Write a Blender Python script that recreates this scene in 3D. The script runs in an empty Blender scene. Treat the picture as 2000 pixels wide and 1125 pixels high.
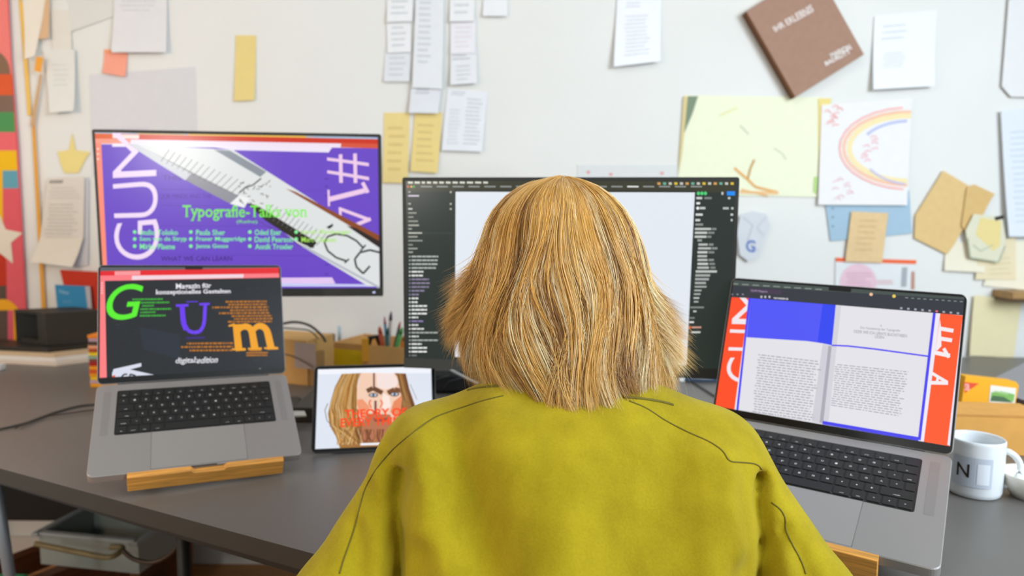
import bpy, math, random
import numpy as np
from mathutils import Vector, Matrix
from mathutils.geometry import tessellate_polygon
from mathutils.bvhtree import BVHTree
random.seed(7)
rng = np.random.default_rng(11)
SC = bpy.context.scene
COL = SC.collection
R = math.radians

# ------------------------------------------------------------------ camera
CZ = 1.197                      # camera height above the floor
FPX, PIT, ROL = 1399.7, 0.1009, -0.0066   # focal length in px of the 2000 px frame
_c, _s = math.cos(ROL), math.sin(ROL)
FW = Vector((0, math.cos(PIT), -math.sin(PIT)))
_U = Vector((0, math.sin(PIT), math.cos(PIT))); _R = Vector((1, 0, 0))
RT = _c*_R - _s*_U; UP = _s*_R + _c*_U
O = Vector((0, 0, CZ))
cam = bpy.data.cameras.new('camera'); co = bpy.data.objects.new('camera', cam); COL.objects.link(co)
cam.sensor_width = 36.0; cam.lens = FPX/2000*36
Mc = Matrix((( RT.x, UP.x, -FW.x, 0), (RT.y, UP.y, -FW.y, 0), (RT.z, UP.z, -FW.z, CZ), (0, 0, 0, 1)))
co.matrix_world = Mc
cam.clip_start = .05
cam.dof.use_dof = True; cam.dof.focus_distance = .80; cam.dof.aperture_fstop = 4.2
SC.camera = co
SC.view_settings.view_transform = 'Standard'; SC.view_settings.look = 'None'
SC.view_settings.gamma = 1; SC.view_settings.use_curve_mapping = False
SC.view_settings.exposure = 0.0

# ------------------------------------------------------------------ light
w = bpy.data.worlds.new('world'); SC.world = w; w.use_nodes = True
bg = w.node_tree.nodes['Background']; bg.inputs[1].default_value = 1.0
_wt = w.node_tree; _tc = _wt.nodes.new('ShaderNodeTexCoord'); _sx = _wt.nodes.new('ShaderNodeSeparateXYZ'); _rp = _wt.nodes.new('ShaderNodeValToRGB'); _mr = _wt.nodes.new('ShaderNodeMapRange')
_mr.inputs[1].default_value = -1; _mr.inputs[2].default_value = 1     # dim room floor below; bright low band, dim overhead, shaped to darken under monitors
_wt.links.new(_tc.outputs['Generated'], _sx.inputs[0]); _wt.links.new(_sx.outputs[2], _mr.inputs[0]); _wt.links.new(_mr.outputs[0], _rp.inputs[0]); _wt.links.new(_rp.outputs[0], bg.inputs[0])
_rp.color_ramp.elements[0].position = .40; _rp.color_ramp.elements[0].color = (.13, .12, .11, 1)
_rp.color_ramp.elements[1].position = .88; _rp.color_ramp.elements[1].color = (.24, .25, .25, 1)
for _p, _k in ((.53, .49), (.70, .49)): _e = _rp.color_ramp.elements.new(_p); _e.color = (.94*_k, _k, 1.0*_k, 1)
def area(name, loc, target, sx, sy, power, col):
    l = bpy.data.lights.new(name, 'AREA'); l.shape = 'RECTANGLE'; l.size = sx; l.size_y = sy
    l.energy = power; l.color = col
    o = bpy.data.objects.new(name, l); COL.objects.link(o); o.location = loc
    o.rotation_euler = (Vector(target)-Vector(loc)).to_track_quat('-Z', 'Y').to_euler()
    return o
area('window_light', (2.2, -.9, 2.0), (.3, 1.9, 1.1), 1.5, 1.2, 80, (.82, .92, 1))
area('added_right_fill', (1.75, .55, 2.15), (.62, .78, .85), .9, .9, 17, (.80, .91, 1))  # added fill above the right desk end, brightens desk, laptop and shoulder
area('ceiling_light', (.0, .75, 2.75), (.0, 1.3, .9), 1.5, .8, 8, (1, .98, .95))
area('standing_lamp_light', (-1.42, -1.15, 1.50), (-.72, 1.53, 1.30), .26, .26, 11, (1, .96, .88))
area('lamp_light', (-2.0, .4, 1.7), (-1.5, 2.0, .8), .5, .5, 16, (1, .64, .38))

# ------------------------------------------------------------------ pixel helpers (photo frame 2000 x 1125)
def ray(px, py):
    px, py = float(px), float(py)
    return (FW + ((px-1000)/FPX)*RT + ((562.5-py)/FPX)*UP)
def on_y(px, py, y):
    d = ray(px, py); return O + d*(y/d.y)
def on_z(px, py, z):
    d = ray(px, py); return O + d*((z-CZ)/d.z)
def on_plane(px, py, p0, n):
    d = ray(px, py); return O + d*((p0-O).dot(n)/d.dot(n))

# ------------------------------------------------------------------ materials
def lin(h):
    h = h.lstrip('#'); v = [int(h[i:i+2], 16)/255 for i in (0, 2, 4)]
    return tuple((x/12.92 if x <= .04045 else ((x+.055)/1.055)**2.4) for x in v)+(1,)
_m = {}
def mat(hexc, kind='matte', rough=None):
    """kinds: matte paper metal plastic screen gloss wood card fabric glass"""
    key = (hexc, kind, rough)
    if key in _m: return _m[key]
    m = bpy.data.materials.new(kind+'_'+hexc.strip('#')); m.use_nodes = True
    nt = m.node_tree; b = nt.nodes['Principled BSDF']; L = nt.links
    c = lin(hexc); b.inputs['Base Color'].default_value = c
    N = lambda t: nt.nodes.new(t)
    def bump(scale, strength, dist=.001, detail=4, tex='ShaderNodeTexNoise'):
        tc = N('ShaderNodeTexCoord'); t = N(tex); t.inputs['Scale'].default_value = scale
        if 'Detail' in t.inputs: t.inputs['Detail'].default_value = detail
        bp = N('ShaderNodeBump'); bp.inputs['Strength'].default_value = strength; bp.inputs['Distance'].default_value = dist
        L.new(tc.outputs['Object'], t.inputs['Vector']); L.new(t.outputs[0], bp.inputs['Height']); L.new(bp.outputs[0], b.inputs['Normal'])
        return tc, t
    def vary(tex, amount, out=0):
        mx = N('ShaderNodeMix'); mx.data_type = 'RGBA'; mx.blend_type = 'MIX'
        mx.inputs[6].default_value = tuple(x*(1-amount) for x in c[:3])+(1,)
        mx.inputs[7].default_value = tuple(min(1, x*(1+amount)) for x in c[:3])+(1,)
        L.new(tex.outputs[out], mx.inputs[0]); L.new(mx.outputs[2], b.inputs['Base Color']); return mx
    if kind == 'screen':
        b.inputs['Base Color'].default_value = (.01, .01, .01, 1); b.inputs['Roughness'].default_value = .22 if rough is None else rough
        b.inputs['Specular IOR Level'].default_value = .28; b.inputs['Emission Color'].default_value = c; b.inputs['Emission Strength'].default_value = 1.0
    elif kind == 'paper':
        b.inputs['Roughness'].default_value = .8
        tc, t = bump(30, .25, .002, 3); vary(t, .035)
    elif kind == 'metal':
        b.inputs['Metallic'].default_value = .35; b.inputs['Roughness'].default_value = .42 if rough is None else rough
        bump(900, .05, .0003)
    elif kind == 'plastic':
        b.inputs['Roughness'].default_value = .45 if rough is None else rough; bump(400, .05, .0003)
    elif kind == 'gloss':
        b.inputs['Roughness'].default_value = .12 if rough is None else rough; bump(20, .01, .0003)
    elif kind == 'wood':
        b.inputs['Roughness'].default_value = .5
        tc = N('ShaderNodeTexCoord'); mp = N('ShaderNodeMapping'); mp.inputs['Scale'].default_value = (3, 60, 60)
        t = N('ShaderNodeTexNoise'); t.inputs['Scale'].default_value = 3; t.inputs['Detail'].default_value = 6; t.inputs['Distortion'].default_value = 1.0
        L.new(tc.outputs['Object'], mp.inputs[0]); L.new(mp.outputs[0], t.inputs['Vector'])
        cr = N('ShaderNodeValToRGB'); cr.color_ramp.elements[0].position = .35; cr.color_ramp.elements[1].position = .65
        cr.color_ramp.elements[0].color = tuple(x*.68 for x in c[:3])+(1,); cr.color_ramp.elements[1].color = tuple(min(1, x*1.2) for x in c[:3])+(1,)
        L.new(t.outputs[0], cr.inputs[0]); L.new(cr.outputs[0], b.inputs['Base Color'])
    elif kind == 'card':
        b.inputs['Roughness'].default_value = .85
        tc, t = bump(45, .2, .001, 5); vary(t, .10)
    elif kind == 'fabric':
        b.inputs['Roughness'].default_value = .9; b.inputs['Sheen Weight'].default_value = .25
        tc, t = bump(700, .25, .0008, 3); vary(t, .15)
    elif kind == 'clear':
        b.inputs['Roughness'].default_value = .15; b.inputs['Alpha'].default_value = .45; bump(60, .6, .004)
    else:
        b.inputs['Roughness'].default_value = .75 if rough is None else rough; bump(150, .08, .0005)
    _m[key] = m
    return m

# ------------------------------------------------------------------ object helpers
def link(o, parent=None, M=None):
    COL.objects.link(o)
    if parent is not None: o.parent = parent
    if M is not None:
        if parent is None: o.matrix_world = M
        else: o.matrix_local = M
    return o
def tag(o, label=None, cat=None, group=None, kind=None):
    if label: o['label'] = label
    if cat: o['category'] = cat
    if group: o['group'] = group
    if kind: o['kind'] = kind
    return o
def thing(name, label, cat, M=None, group=None):
    o = bpy.data.objects.new(name, None); o.empty_display_size = .05
    link(o, None, M if M is not None else Matrix.Identity(4)); return tag(o, label, cat, group)

class MB:
    def __init__(s): s.v = []; s.f = []; s.m = []; s.mats = []; s.sm = []
    def mi(s, m):
        if m not in s.mats: s.mats.append(m)
        return s.mats.index(m)
    def add(s, verts, faces, m, smooth=False):
        b = len(s.v); s.v += [tuple(p) for p in verts]; k = s.mi(m)
        for f in faces: s.f.append(tuple(b+i for i in f)); s.m.append(k); s.sm.append(smooth)
    def prism(s, poly, z0, z1, m, M=None, bev=0.0, top=None, smooth=False):
        """extrude polygon (list of 2-D points, ccw) from z0 to z1 in local frame; bev = inset of the top edge"""
        n = len(poly)
        def T(x, y, z):
            p = Vector((x, y, z)); return M @ p if M is not None else p
        if bev > 0:
            cx = sum(p[0] for p in poly)/n; cy = sum(p[1] for p in poly)/n
            xs = [p[0] for p in poly]; ys = [p[1] for p in poly]
            hx = (max(xs)-min(xs))/2; hy = (max(ys)-min(ys))/2
            sx = (hx-bev)/max(hx, 1e-6); sy = (hy-bev)/max(hy, 1e-6)
            mx_, my_ = (max(xs)+min(xs))/2, (max(ys)+min(ys))/2
            ins = [(mx_+(p[0]-mx_)*sx, my_+(p[1]-my_)*sy) for p in poly]
            rings = [(ins, z0), (poly, z0+bev), (poly, z1-bev), (ins, z1)]
        else: rings = [(poly, z0), (poly, z1)]
        vs = [T(p[0], p[1], z) for ring, z in rings for p in ring]
        fs = []
        for r in range(len(rings)-1):
            for i in range(n):
                j = (i+1) % n; fs.append((r*n+i, r*n+j, (r+1)*n+j, (r+1)*n+i))
        fs.append(tuple(reversed(range(n)))); 
        s.add(vs, fs, m, smooth)
        k = (len(rings)-1)*n
        s.add([vs[k+i] for i in range(n)], [tuple(range(n))], top or m)
    def box(s, c, d, m, M=None, bev=0.0):
        x, y, z = c; a, b_, h = d[0]/2, d[1]/2, d[2]/2
        s.prism([(x-a, y-b_), (x+a, y-b_), (x+a, y+b_), (x-a, y+b_)], z-h, z+h, m, M, bev)
    def tube(s, pts, r, m, n=8, M=None, rx=None):
        P = [Vector(p) for p in pts]; k = len(P)
        rs = r if isinstance(r, (list, tuple)) else [r]*k
        vs = []; up = Vector((0, 0, 1))
        for i in range(k):
            t = (P[min(i+1, k-1)]-P[max(i-1, 0)]).normalized()
            a = t.cross(up)
            if a.length < .05: a = t.cross(Vector((1, 0, 0)))
            a.normalize(); b = a.cross(t).normalized()
            for j in range(n):
                an = 2*math.pi*j/n; q = P[i]+a*math.cos(an)*rs[i]+b*math.sin(an)*rs[i]
                vs.append(M @ q if M is not None else q)
        fs = [(i*n+j, i*n+(j+1) % n, (i+1)*n+(j+1) % n, (i+1)*n+j) for i in range(k-1) for j in range(n)]
        fs += [tuple(reversed(range(n))), tuple((k-1)*n+j for j in range(n))]
        s.add(vs, fs, m, True)
    def lathe(s, prof, m, n=40, c=(0, 0, 0), M=None):
        vs = []; fs = []; k = len(prof)
        for (r_, z) in prof:
            for j in range(n):
                an = 2*math.pi*j/n; q = Vector((c[0]+r_*math.cos(an), c[1]+r_*math.sin(an), c[2]+z)); vs.append(M @ q if M is not None else q)
        for i in range(k-1):
            for j in range(n): fs.append((i*n+j, i*n+(j+1) % n, (i+1)*n+(j+1) % n, (i+1)*n+j))
        s.add(vs, fs, m, True)
    def build(s, name, parent=None, M=None, center=False):
        me = bpy.data.meshes.new(name)
        vs = s.v
        o = bpy.data.objects.new(name, me)
        if center:
            a = np.array(vs); c = (a.min(0)+a.max(0))/2; vs = [tuple(p) for p in (a-c)]
        me.from_pydata(vs, [], s.f)
        for m in s.mats: me.materials.append(m)
        me.polygons.foreach_set('material_index', s.m); me.polygons.foreach_set('use_smooth', s.sm); me.update()
        link(o, parent, M)
        if center: o.location = Vector(c)
        return o
def rrect(w, h, r, n=5, cx=0, cy=0):
    pts = []
    for (sx, sy, a0) in ((1, -1, -90), (1, 1, 0), (-1, 1, 90), (-1, -1, 180)):
        for i in range(n+1):
            a = R(a0+90*i/n); pts.append((cx+sx*(w/2-r)+r*math.cos(a), cy+sy*(h/2-r)+r*math.sin(a)))
    return pts
def npmesh(name, V, F, mats, smooth=True, parent=None):
    me = bpy.data.meshes.new(name); me.vertices.add(len(V)); me.vertices.foreach_set('co', np.asarray(V, np.float32).ravel())
    F = np.asarray(F, np.int32); k = F.shape[1]
    me.loops.add(F.size); me.loops.foreach_set('vertex_index', F.ravel())
    me.polygons.add(len(F)); me.polygons.foreach_set('loop_start', np.arange(len(F), dtype=np.int32)*k)
    me.polygons.foreach_set('use_smooth', np.full(len(F), smooth))
    for m in mats: me.materials.append(m)
    me.update(calc_edges=True); me.validate()
    return link(bpy.data.objects.new(name, me), parent)

# ------------------------------------------------------------------ flat artwork: text and shapes, authored where they stand
_tc = {}
def text_tris(s, bold=0.0, serif=False, shear=0.0):
    key = (s, bold, serif, shear)
    if key in _tc: return _tc[key]
    cu = bpy.data.curves.new('t', 'FONT'); cu.body = s; cu.offset = bold; cu.resolution_u = 7 if len(s) == 1 else 3; cu.shear = shear
    ob = bpy.data.objects.new('t', cu); me = bpy.data.meshes.new_from_object(ob)
    me.calc_loop_triangles()
    V = [v.co.xy for v in me.vertices]; T = [[tuple(V[i]) for i in t.vertices] for t in me.loop_triangles]
    if serif:
        ext = []
        cnt = {}
        for p in me.polygons:
            for e in p.edge_keys: cnt[e] = cnt.get(e, 0)+1
        for e, c in cnt.items():
            a, b = V[e[0]], V[e[1]]
            if c == 1 and abs(a[1]-b[1]) < .004 and .05 < abs(a[0]-b[0]) < .2:
                x0, x1 = min(a[0], b[0])-.055, max(a[0], b[0])+.055; y = a[1]
                inner = any(abs(v[1]-y) < .3 and x0 <= v[0] <= x1 and v[1] < y-.01 for v in V)
                y0, y1 = (y-.035, y) if inner else (y, y+.035)
                ext += [[(x0, y0), (x1, y0), (x1, y1)], [(x0, y0), (x1, y1), (x0, y1)]]
        T += ext
    bpy.data.objects.remove(ob); bpy.data.curves.remove(cu); bpy.data.meshes.remove(me)
    xs = [p[0] for t in T for p in t]; ys = [p[1] for t in T for p in t]
    x0, x1, y0, y1 = min(xs), max(xs), min(ys), max(ys)
    T = [[((p[0]-x0)/(x1-x0), (p[1]-y0)/(y1-y0)) for p in t] for t in T]
    _tc[key] = T
    return T
def bil(q, u, v):
    """q = bottom-left, bottom-right, top-right, top-left"""
    return tuple(q[0][i]*(1-u)*(1-v)+q[1][i]*u*(1-v)+q[2][i]*u*v+q[3][i]*(1-u)*v for i in (0, 1))
def clip(poly, x0, x1, y0, y1):
    for ax, lim, sg in ((0, x0, 1), (0, x1, -1), (1, y0, 1), (1, y1, -1)):
        out = []
        for i in range(len(poly)):
            a, b = poly[i-1], poly[i]
            da, db = sg*(a[ax]-lim), sg*(b[ax]-lim)
            if (da >= 0) != (db >= 0):
                t = da/(da-db); out.append((a[0]+(b[0]-a[0])*t, a[1]+(b[1]-a[1])*t))
            if db >= 0: out.append(b)
        poly = out
        if len(poly) < 3: return []
    return poly
class Art:
    """flat layers on the plane of matrix M (x right, y up, z out of the face). Points are given in photo pixels and
    carried to that plane once; step = how much each new layer sits above the one before"""
    def __init__(s, M, x0, x1, y0, y1, kind='screen', step=.00004, z=0.0):
        s.M = M; s.Mi = M.inverted(); s.b = (x0, x1, y0, y1); s.mb = MB(); s.kind = kind; s.z = z; s.step = step
        s.p0 = M.translation; s.n = (M.to_3x3() @ Vector((0, 0, 1))).normalized()
    def l(s, p):
        q = s.Mi @ on_plane(p[0], p[1], s.p0, s.n); return (q.x, q.y)
    def raw(s, poly, color):
        poly = clip(poly, *s.b)
        if len(poly) < 3: return
        ar = sum(poly[i-1][0]*poly[i][1]-poly[i][0]*poly[i-1][1] for i in range(len(poly)))
        if ar < 0: poly = poly[::-1]
        s.mb.add([(p[0], p[1], s.z) for p in poly], [tuple(range(len(poly)))], mat(color, s.kind))
    def fill(s, color):
        x0, x1, y0, y1 = s.b; s.raw([(x0, y0), (x1, y0), (x1, y1), (x0, y1)], color); s.z += s.step
    def poly(s, pts, color, up=True):
        P = [s.l(p) for p in pts]
        for t in tessellate_polygon([[Vector((p[0], p[1], 0)) for p in P]]): s.raw([P[i] for i in t], color)
        if up: s.z += s.step
    def strip(s, pts, wpx, color, up=True):
        """a stroke of width wpx through pixel points"""
        for i in range(len(pts)-1):
            (ax, ay), (bx, by) = pts[i], pts[i+1]; d = math.hypot(bx-ax, by-ay) or 1; nx, ny = -(by-ay)/d*wpx/2, (bx-ax)/d*wpx/2
            s.poly([(ax+nx, ay+ny), (bx+nx, by+ny), (bx-nx, by-ny), (ax-nx, ay-ny)], color, False)
        if up: s.z += s.step
    def text(s, st, quad, color, bold=0.0, serif=False, shear=0.0):
        for t in text_tris(st, bold, serif, shear): s.raw([s.l(bil(quad, *p)) for p in t], color)
        s.z += s.step
    def lines(s, quad, n, color, thick=.45, words=True, seed=1, short=.25):
        """n rows of small words filling the quad (bottom-left, bottom-right, top-right, top-left)"""
        rr = random.Random(seed)
        for k in range(n):
            v0 = 1-(k+.75)/n; v1 = v0+thick/n; u = rr.random()*short*.3; end = 1-rr.random()*short
            while u < end:
                wl = rr.uniform(.02, .09) if words else end-u
                u1 = min(u+wl, end)
                s.raw([s.l(bil(quad, a, b)) for a, b in ((u, v0), (u1, v0), (u1, v1), (u, v1))], color); u = u1+.018
        s.z += s.step
    def build(s, name, parent=None, local=None): return s.mb.build(name, parent, local if parent is not None else s.M)
# ================================================================== the room
WY = 2.37                       # wall behind the desk
DZ = CZ-.4568                   # desk top
def wallmat():
    m = bpy.data.materials.new('painted_wall'); m.use_nodes = True; nt = m.node_tree; b = nt.nodes['Principled BSDF']; b.inputs['Roughness'].default_value = .9
    tc = nt.nodes.new('ShaderNodeTexCoord'); t = nt.nodes.new('ShaderNodeTexNoise'); t.inputs['Scale'].default_value = 2.2; t.inputs['Detail'].default_value = 5
    cr = nt.nodes.new('ShaderNodeValToRGB'); cr.color_ramp.elements[0].color = lin('#dfe0dc'); cr.color_ramp.elements[1].color = lin('#ebecea')
    bp = nt.nodes.new('ShaderNodeBump'); bp.inputs['Strength'].default_value = .15; bp.inputs['Distance'].default_value = .003
    t2 = nt.nodes.new('ShaderNodeTexNoise'); t2.inputs['Scale'].default_value = 120
    for a, c in ((tc.outputs['Object'], t.inputs['Vector']), (tc.outputs['Object'], t2.inputs['Vector']), (t.outputs[0], cr.inputs[0]), (cr.outputs[0], b.inputs['Base Color']), (t2.outputs[0], bp.inputs['Height']), (bp.outputs[0], b.inputs['Normal'])): nt.links.new(a, c)
    return m
WM = wallmat()
m = MB(); m.box((0.1, WY+.06, 1.5), (4.4, .12, 3.0), WM); tag(m.build('wall_back', center=True), kind='structure')
m = MB(); m.box((-2.16, .9, 1.5), (.12, 3.0, 3.0), WM); tag(m.build('wall_left', center=True), kind='structure')
FM = mat('#b0793f', 'wood')
m = MB(); m.box((.1, -.15, -.03), (4.6, 5.7, .06), FM); tag(m.build('floor', center=True), kind='structure')
m = MB(); m.box((.1, WY-.009, .045), (4.2, .018, .09), mat('#d8d6d0', 'plastic')); tag(m.build('baseboard_back', center=True), kind='structure')

# ------------------------------------------------------------------ desk: grey top with dark edge, dark steel legs
e1 = on_z(-160, 872, DZ); e2 = on_z(0, 915, DZ); e3 = on_z(625, 1085, DZ)
sl = (e3-e2)/(e3.x-e2.x)
top = [(-2.0, e2.y+(-2.0-e2.x)*sl.y), (e2.x, e2.y), (e3.x, e3.y), (-.17, e3.y-.02), (-.10, .802), (.0, .795), (.35, .79), (.62, .76), (1.5, .72), (2.2, .70), (2.2, WY-.03), (-2.0, WY-.03)]
dk = thing('desk', 'large grey desk top with a dark edge that carries the screens and laptops', 'desk')
dm = bpy.data.materials.new('desk_laminate'); dm.use_nodes = True; nt = dm.node_tree; b = nt.nodes['Principled BSDF']; b.inputs['Roughness'].default_value = .42
tc = nt.nodes.new('ShaderNodeTexCoord'); t = nt.nodes.new('ShaderNodeTexNoise'); t.inputs['Scale'].default_value = 3
cr = nt.nodes.new('ShaderNodeValToRGB'); cr.color_ramp.elements[0].color = lin('#67635f'); cr.color_ramp.elements[1].color = lin('#6f6c69')
for a, c in ((tc.outputs['Object'], t.inputs['Vector']), (t.outputs[0], cr.inputs[0]), (cr.outputs[0], b.inputs['Base Color'])): nt.links.new(a, c)
m = MB(); m.prism(top, DZ-.028, DZ, mat('#33302a', 'plastic'), top=dm); m.build('desk_top', dk)
m = MB(); m.prism([(x*.97, y+.05 if y < 2 else y-.04) for x, y in top], DZ-.07, DZ-.0285, mat('#1c1a17', 'plastic')); m.build('frame_rail', dk)
def leg(px, py, y, rr, col, name='leg'):
    p = on_y(px, py, y); m = MB(); m.tube([(p.x, p.y, 0), (p.x, p.y, DZ-.05)], rr, mat(col, 'metal', .5), 14); return m.build(name, dk)
leg(358, 1080, 1.35, .0125, '#22211d')
a = on_y(20, 945, 1.55); b_ = on_y(40, 1112, 1.62); m = MB(); m.tube([(b_.x, 1.62, 0.0), (a.x, 1.5, DZ-.072)], .012, mat('#8793a0', 'metal', .4), 12); tag(m.build('leg', dk), 'slanted grey metal leg')
for x, y in ((-1.75, 2.2), (1.3, 2.2), (1.35, .95)):
    m = MB(); m.tube([(x, y, 0), (x, y, DZ-.05)], .0125, mat('#22211d', 'metal', .5), 14); m.build('leg', dk)

# ------------------------------------------------------------------ sheets pinned to the wall
def wall_art(name, label, cat, outline, layers, y=None, thick=.0012, color='#e6e8ea', kind='paper', group=None, curl=0.0, texts=()):
    """outline = pixel corners (TL, TR, BR, BL) ; layers = callable(art)"""
    y = WY-.003 if y is None else y
    P = [on_y(px, py, y) for px, py in outline]
    c = sum(P, Vector())/len(P)
    M = Matrix.Translation(c) @ Matrix(((1, 0, 0, 0), (0, 0, -1, 0), (0, 1, 0, 0), (0, 0, 0, 1)))   # local x right, y up, z toward the room
    A = Art(M, -9, 9, -9, 9, kind=kind, step=.00025)
    A.mb.prism([A.l(p) for p in outline][::-1], -thick, 0, mat(color, kind)); A.z = .0003
    if layers: layers(A)
    if curl:   # the lower edge hangs away from the wall
        ys = [v[1] for v in A.mb.v]; t_, b_ = max(ys), min(ys)
        m2 = MB(); m2.mats = A.mb.mats
        vs, fs, ms = cut_rows(A.mb.v, A.mb.f, A.mb.m, b_, t_, 9)
        m2.v = [(x, yy, z+curl*((t_-yy)/(t_-b_))**2.2) for x, yy, z in vs]; m2.f = fs; m2.m = ms; m2.sm = [False]*len(fs); A.mb = m2
    o = A.mb.build(name, None, M); return tag(o, label, cat, group)
def cut_rows(V, F, Mi, y0, y1, n):
    """slice every face into n horizontal rows so that it can bend"""
    vs = []; fs = []; ms = []
    for f, mi_ in zip(F, Mi):
        P = [V[i] for i in f]
        for k in range(n):
            a, b_ = y0+(y1-y0)*k/n, y0+(y1-y0)*(k+1)/n
            Q = P
            for lim, sg in ((a, 1), (b_, -1)):
                out = []
                for i in range(len(Q)):
                    p, q = Q[i-1], Q[i]; dp, dq = sg*(p[1]-lim), sg*(q[1]-lim)
                    if (dp >= -1e-9) != (dq >= -1e-9):
                        t = dp/(dp-dq); out.append(tuple(p[j]+(q[j]-p[j])*t for j in range(3)))
                    if dq >= -1e-9: out.append(q)
                Q = out
                if len(Q) < 3: break
            if len(Q) >= 3:
                b0 = len(vs); vs += Q; fs.append(tuple(range(b0, b0+len(Q)))); ms.append(mi_)
    return vs, fs, ms
def tl(color, n=6, x0=.15, x1=.85, y0=.15, y1=.85, seed=1, thick=.3):
    """a layer of small grey writing over part of a sheet, in fractions of the sheet"""
    def f(A, q): 
        TL, TR, BR, BL = q
        Q = [bil((BL, BR, TR, TL), u, v) for u, v in ((x0, 1-y1), (x1, 1-y1), (x1, 1-y0), (x0, 1-y0))]
        A.lines(Q, n, color, thick, True, seed)
    return f
def sheet(name, label, q, color='#e9ebee', writes=(), cat='paper', group=None, dy=.003, curl=0.0, extra=None, kind='paper'):
    def lay(A):
        for wv in writes: wv(A, q)
        if extra: extra(A)
    return wall_art(name, label, cat, q, lay, WY-dy, color=color, group=group, curl=curl, kind=kind)
g1 = 'small white receipts pinned in rows left of the wall centre'
G = '#c4c9d0'
sheet('receipt', 'short white receipt cut by the top of the photo, topmost of the leftmost receipt row', [(755, -40), (808, -40), (806, 43), (757, 45)], writes=(tl(G, 5, seed=1),), curl=.012, group=g1)
sheet('receipt', 'pale receipt second from the top in the leftmost receipt row', [(755, 38), (803, 36), (803, 102), (757, 104)], dy=.0055, writes=(tl(G, 4, seed=2),), curl=.004, group=g1)
sheet('receipt', 'greyish receipt at the bottom of the leftmost receipt row, above the left yellow note', [(752, 98), (803, 96), (800, 160), (750, 160)], '#dfe3e8', dy=.0035, writes=(tl(G, 4, seed=3),), curl=.006, group=g1)
sheet('receipt', 'longest white receipt, reaching down from the top edge in the second row', [(814, -60), (868, -60), (864, 175), (806, 172)], '#e3e7ec', dy=.009, writes=(tl(G, 14, .12, .6, .1, .8, seed=4),), curl=.012, group=g1)
sheet('receipt', 'small grey receipt tucked under the longest one, overlapping the right yellow note', [(803, 168), (862, 168), (856, 222), (799, 221)], '#dfe3ea', dy=.013, writes=(tl('#9ba0a8', 2, .15, .7, .05, .3, seed=5),), curl=.008, group=g1)
sheet('receipt', 'white receipt at the top of the third row, cut by the photo edge', [(879, -40), (928, -40), (926, 43), (879, 44)], dy=.004, writes=(tl(G, 4, seed=6),), curl=.012, group=g1)
sheet('receipt', 'white receipt with faint pink print in the middle of the third row', [(880, 38), (930, 38), (928, 104), (880, 106)], '#e8e8ee', dy=.0065, writes=(tl('#dcd3dc', 5, seed=7),), curl=.006, group=g1)
sheet('receipt', 'receipt with a dark heading at the bottom of the third row, above the large receipt', [(880, 98), (930, 96), (932, 163), (880, 167)], '#e4e7ec', dy=.009, writes=(tl('#9a9fa8', 2, .05, .8, .1, .3, seed=8), tl(G, 4, .2, .8, .4, .9, seed=9)), curl=.009, group=g1)
sheet('receipt', 'white slip alone at the top edge, rightmost of the receipts', [(945, -40), (991, -40), (991, 33), (943, 33)], curl=.010, group=g1)
sheet('invoice', 'large pale receipt with two text columns hanging above the wide monitor left corner', [(874, 173), (952, 180), (942, 297), (863, 294)], '#e6eaf1', writes=(tl('#a4a9b2', 2, .1, .5, .02, .1, seed=10), tl('#c0c5cd', 12, .5, .92, .1, .9, seed=11), tl('#d0d4db', 10, .1, .42, .3, .9, seed=12)), curl=.01)
sheet('sticky_note', 'yellow note pinned left of its twin, beside the purple monitor corner', [(750, 220), (800, 220), (797, 358), (748, 357)], '#e9d48f', dy=.0025, writes=(tl('#d4be7c', 6, seed=13),), curl=.006, cat='note')
sheet('sticky_note', 'yellow note hanging under the small grey receipt, right one of the pair', [(810, 218), (864, 220), (855, 338), (802, 335)], '#e9d48b', dy=.004, writes=(tl('#d4be7c', 6, seed=14),), curl=.008, cat='note')
sheet('sticky_note', 'narrow upright yellow note alone on the wall above the purple monitor', [(460, 69), (500, 69), (498, 196), (458, 198)], '#e8d38a', dy=.003, curl=.006, cat='note')
sheet('sticky_note', 'small orange pink square note under the corner of a white sheet', [(204, 96), (249, 103), (247, 151), (202, 143)], '#f6a58e', dy=.003, curl=.01, cat='note', extra=lambda A: A.poly([(204, 96), (219, 97), (218, 106), (203, 104)], '#f4a274'))
sheet('paper_sheet', 'white sheet at the top edge of the photo above the orange note', [(223, -30), (325, -30), (328, 104), (222, 104)], '#e2e3e6', dy=.0075, writes=(tl('#cfd1d4', 3, .1, .8, .2, .4, seed=15),), curl=.014)
sheet('paper_sheet', 'wide pale lilac sheet half hidden behind the top of the purple monitor', [(174, 146), (382, 130), (388, 345), (180, 345)], '#d9dade', dy=.0015, writes=(tl('#cfcfdb', 4, .1, .6, .5, .8, seed=16),))
sheet('paper_sheet', 'slanting grey white sheet at the top left with a diagonal lower edge', [(130, -30), (226, -30), (223, 32), (140, 62)], '#dcdcd8', dy=.002, curl=.004)
sheet('receipt', 'long white receipt on the blank wall right of the centre top', [(1208, -40), (1293, -40), (1288, 122), (1197, 133)], '#eef1f6', dy=.004, writes=(tl('#c6cad1', 2, .2, .6, .25, .33, seed=17), tl('#cdd1d8', 11, .2, .8, .4, .9, seed=18)), curl=.022)
sheet('paper_sheet', 'white printed sheet pinned right of the brown book', [(1708, 32), (1830, 20), (1820, 170), (1700, 177)], '#edf0f3', dy=.004, writes=(tl('#cfd4d8', 3, .12, .6, .1, .35, seed=19), tl('#c8cdd2', 6, .15, .55, .5, .72, seed=20)), curl=.02)
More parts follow.
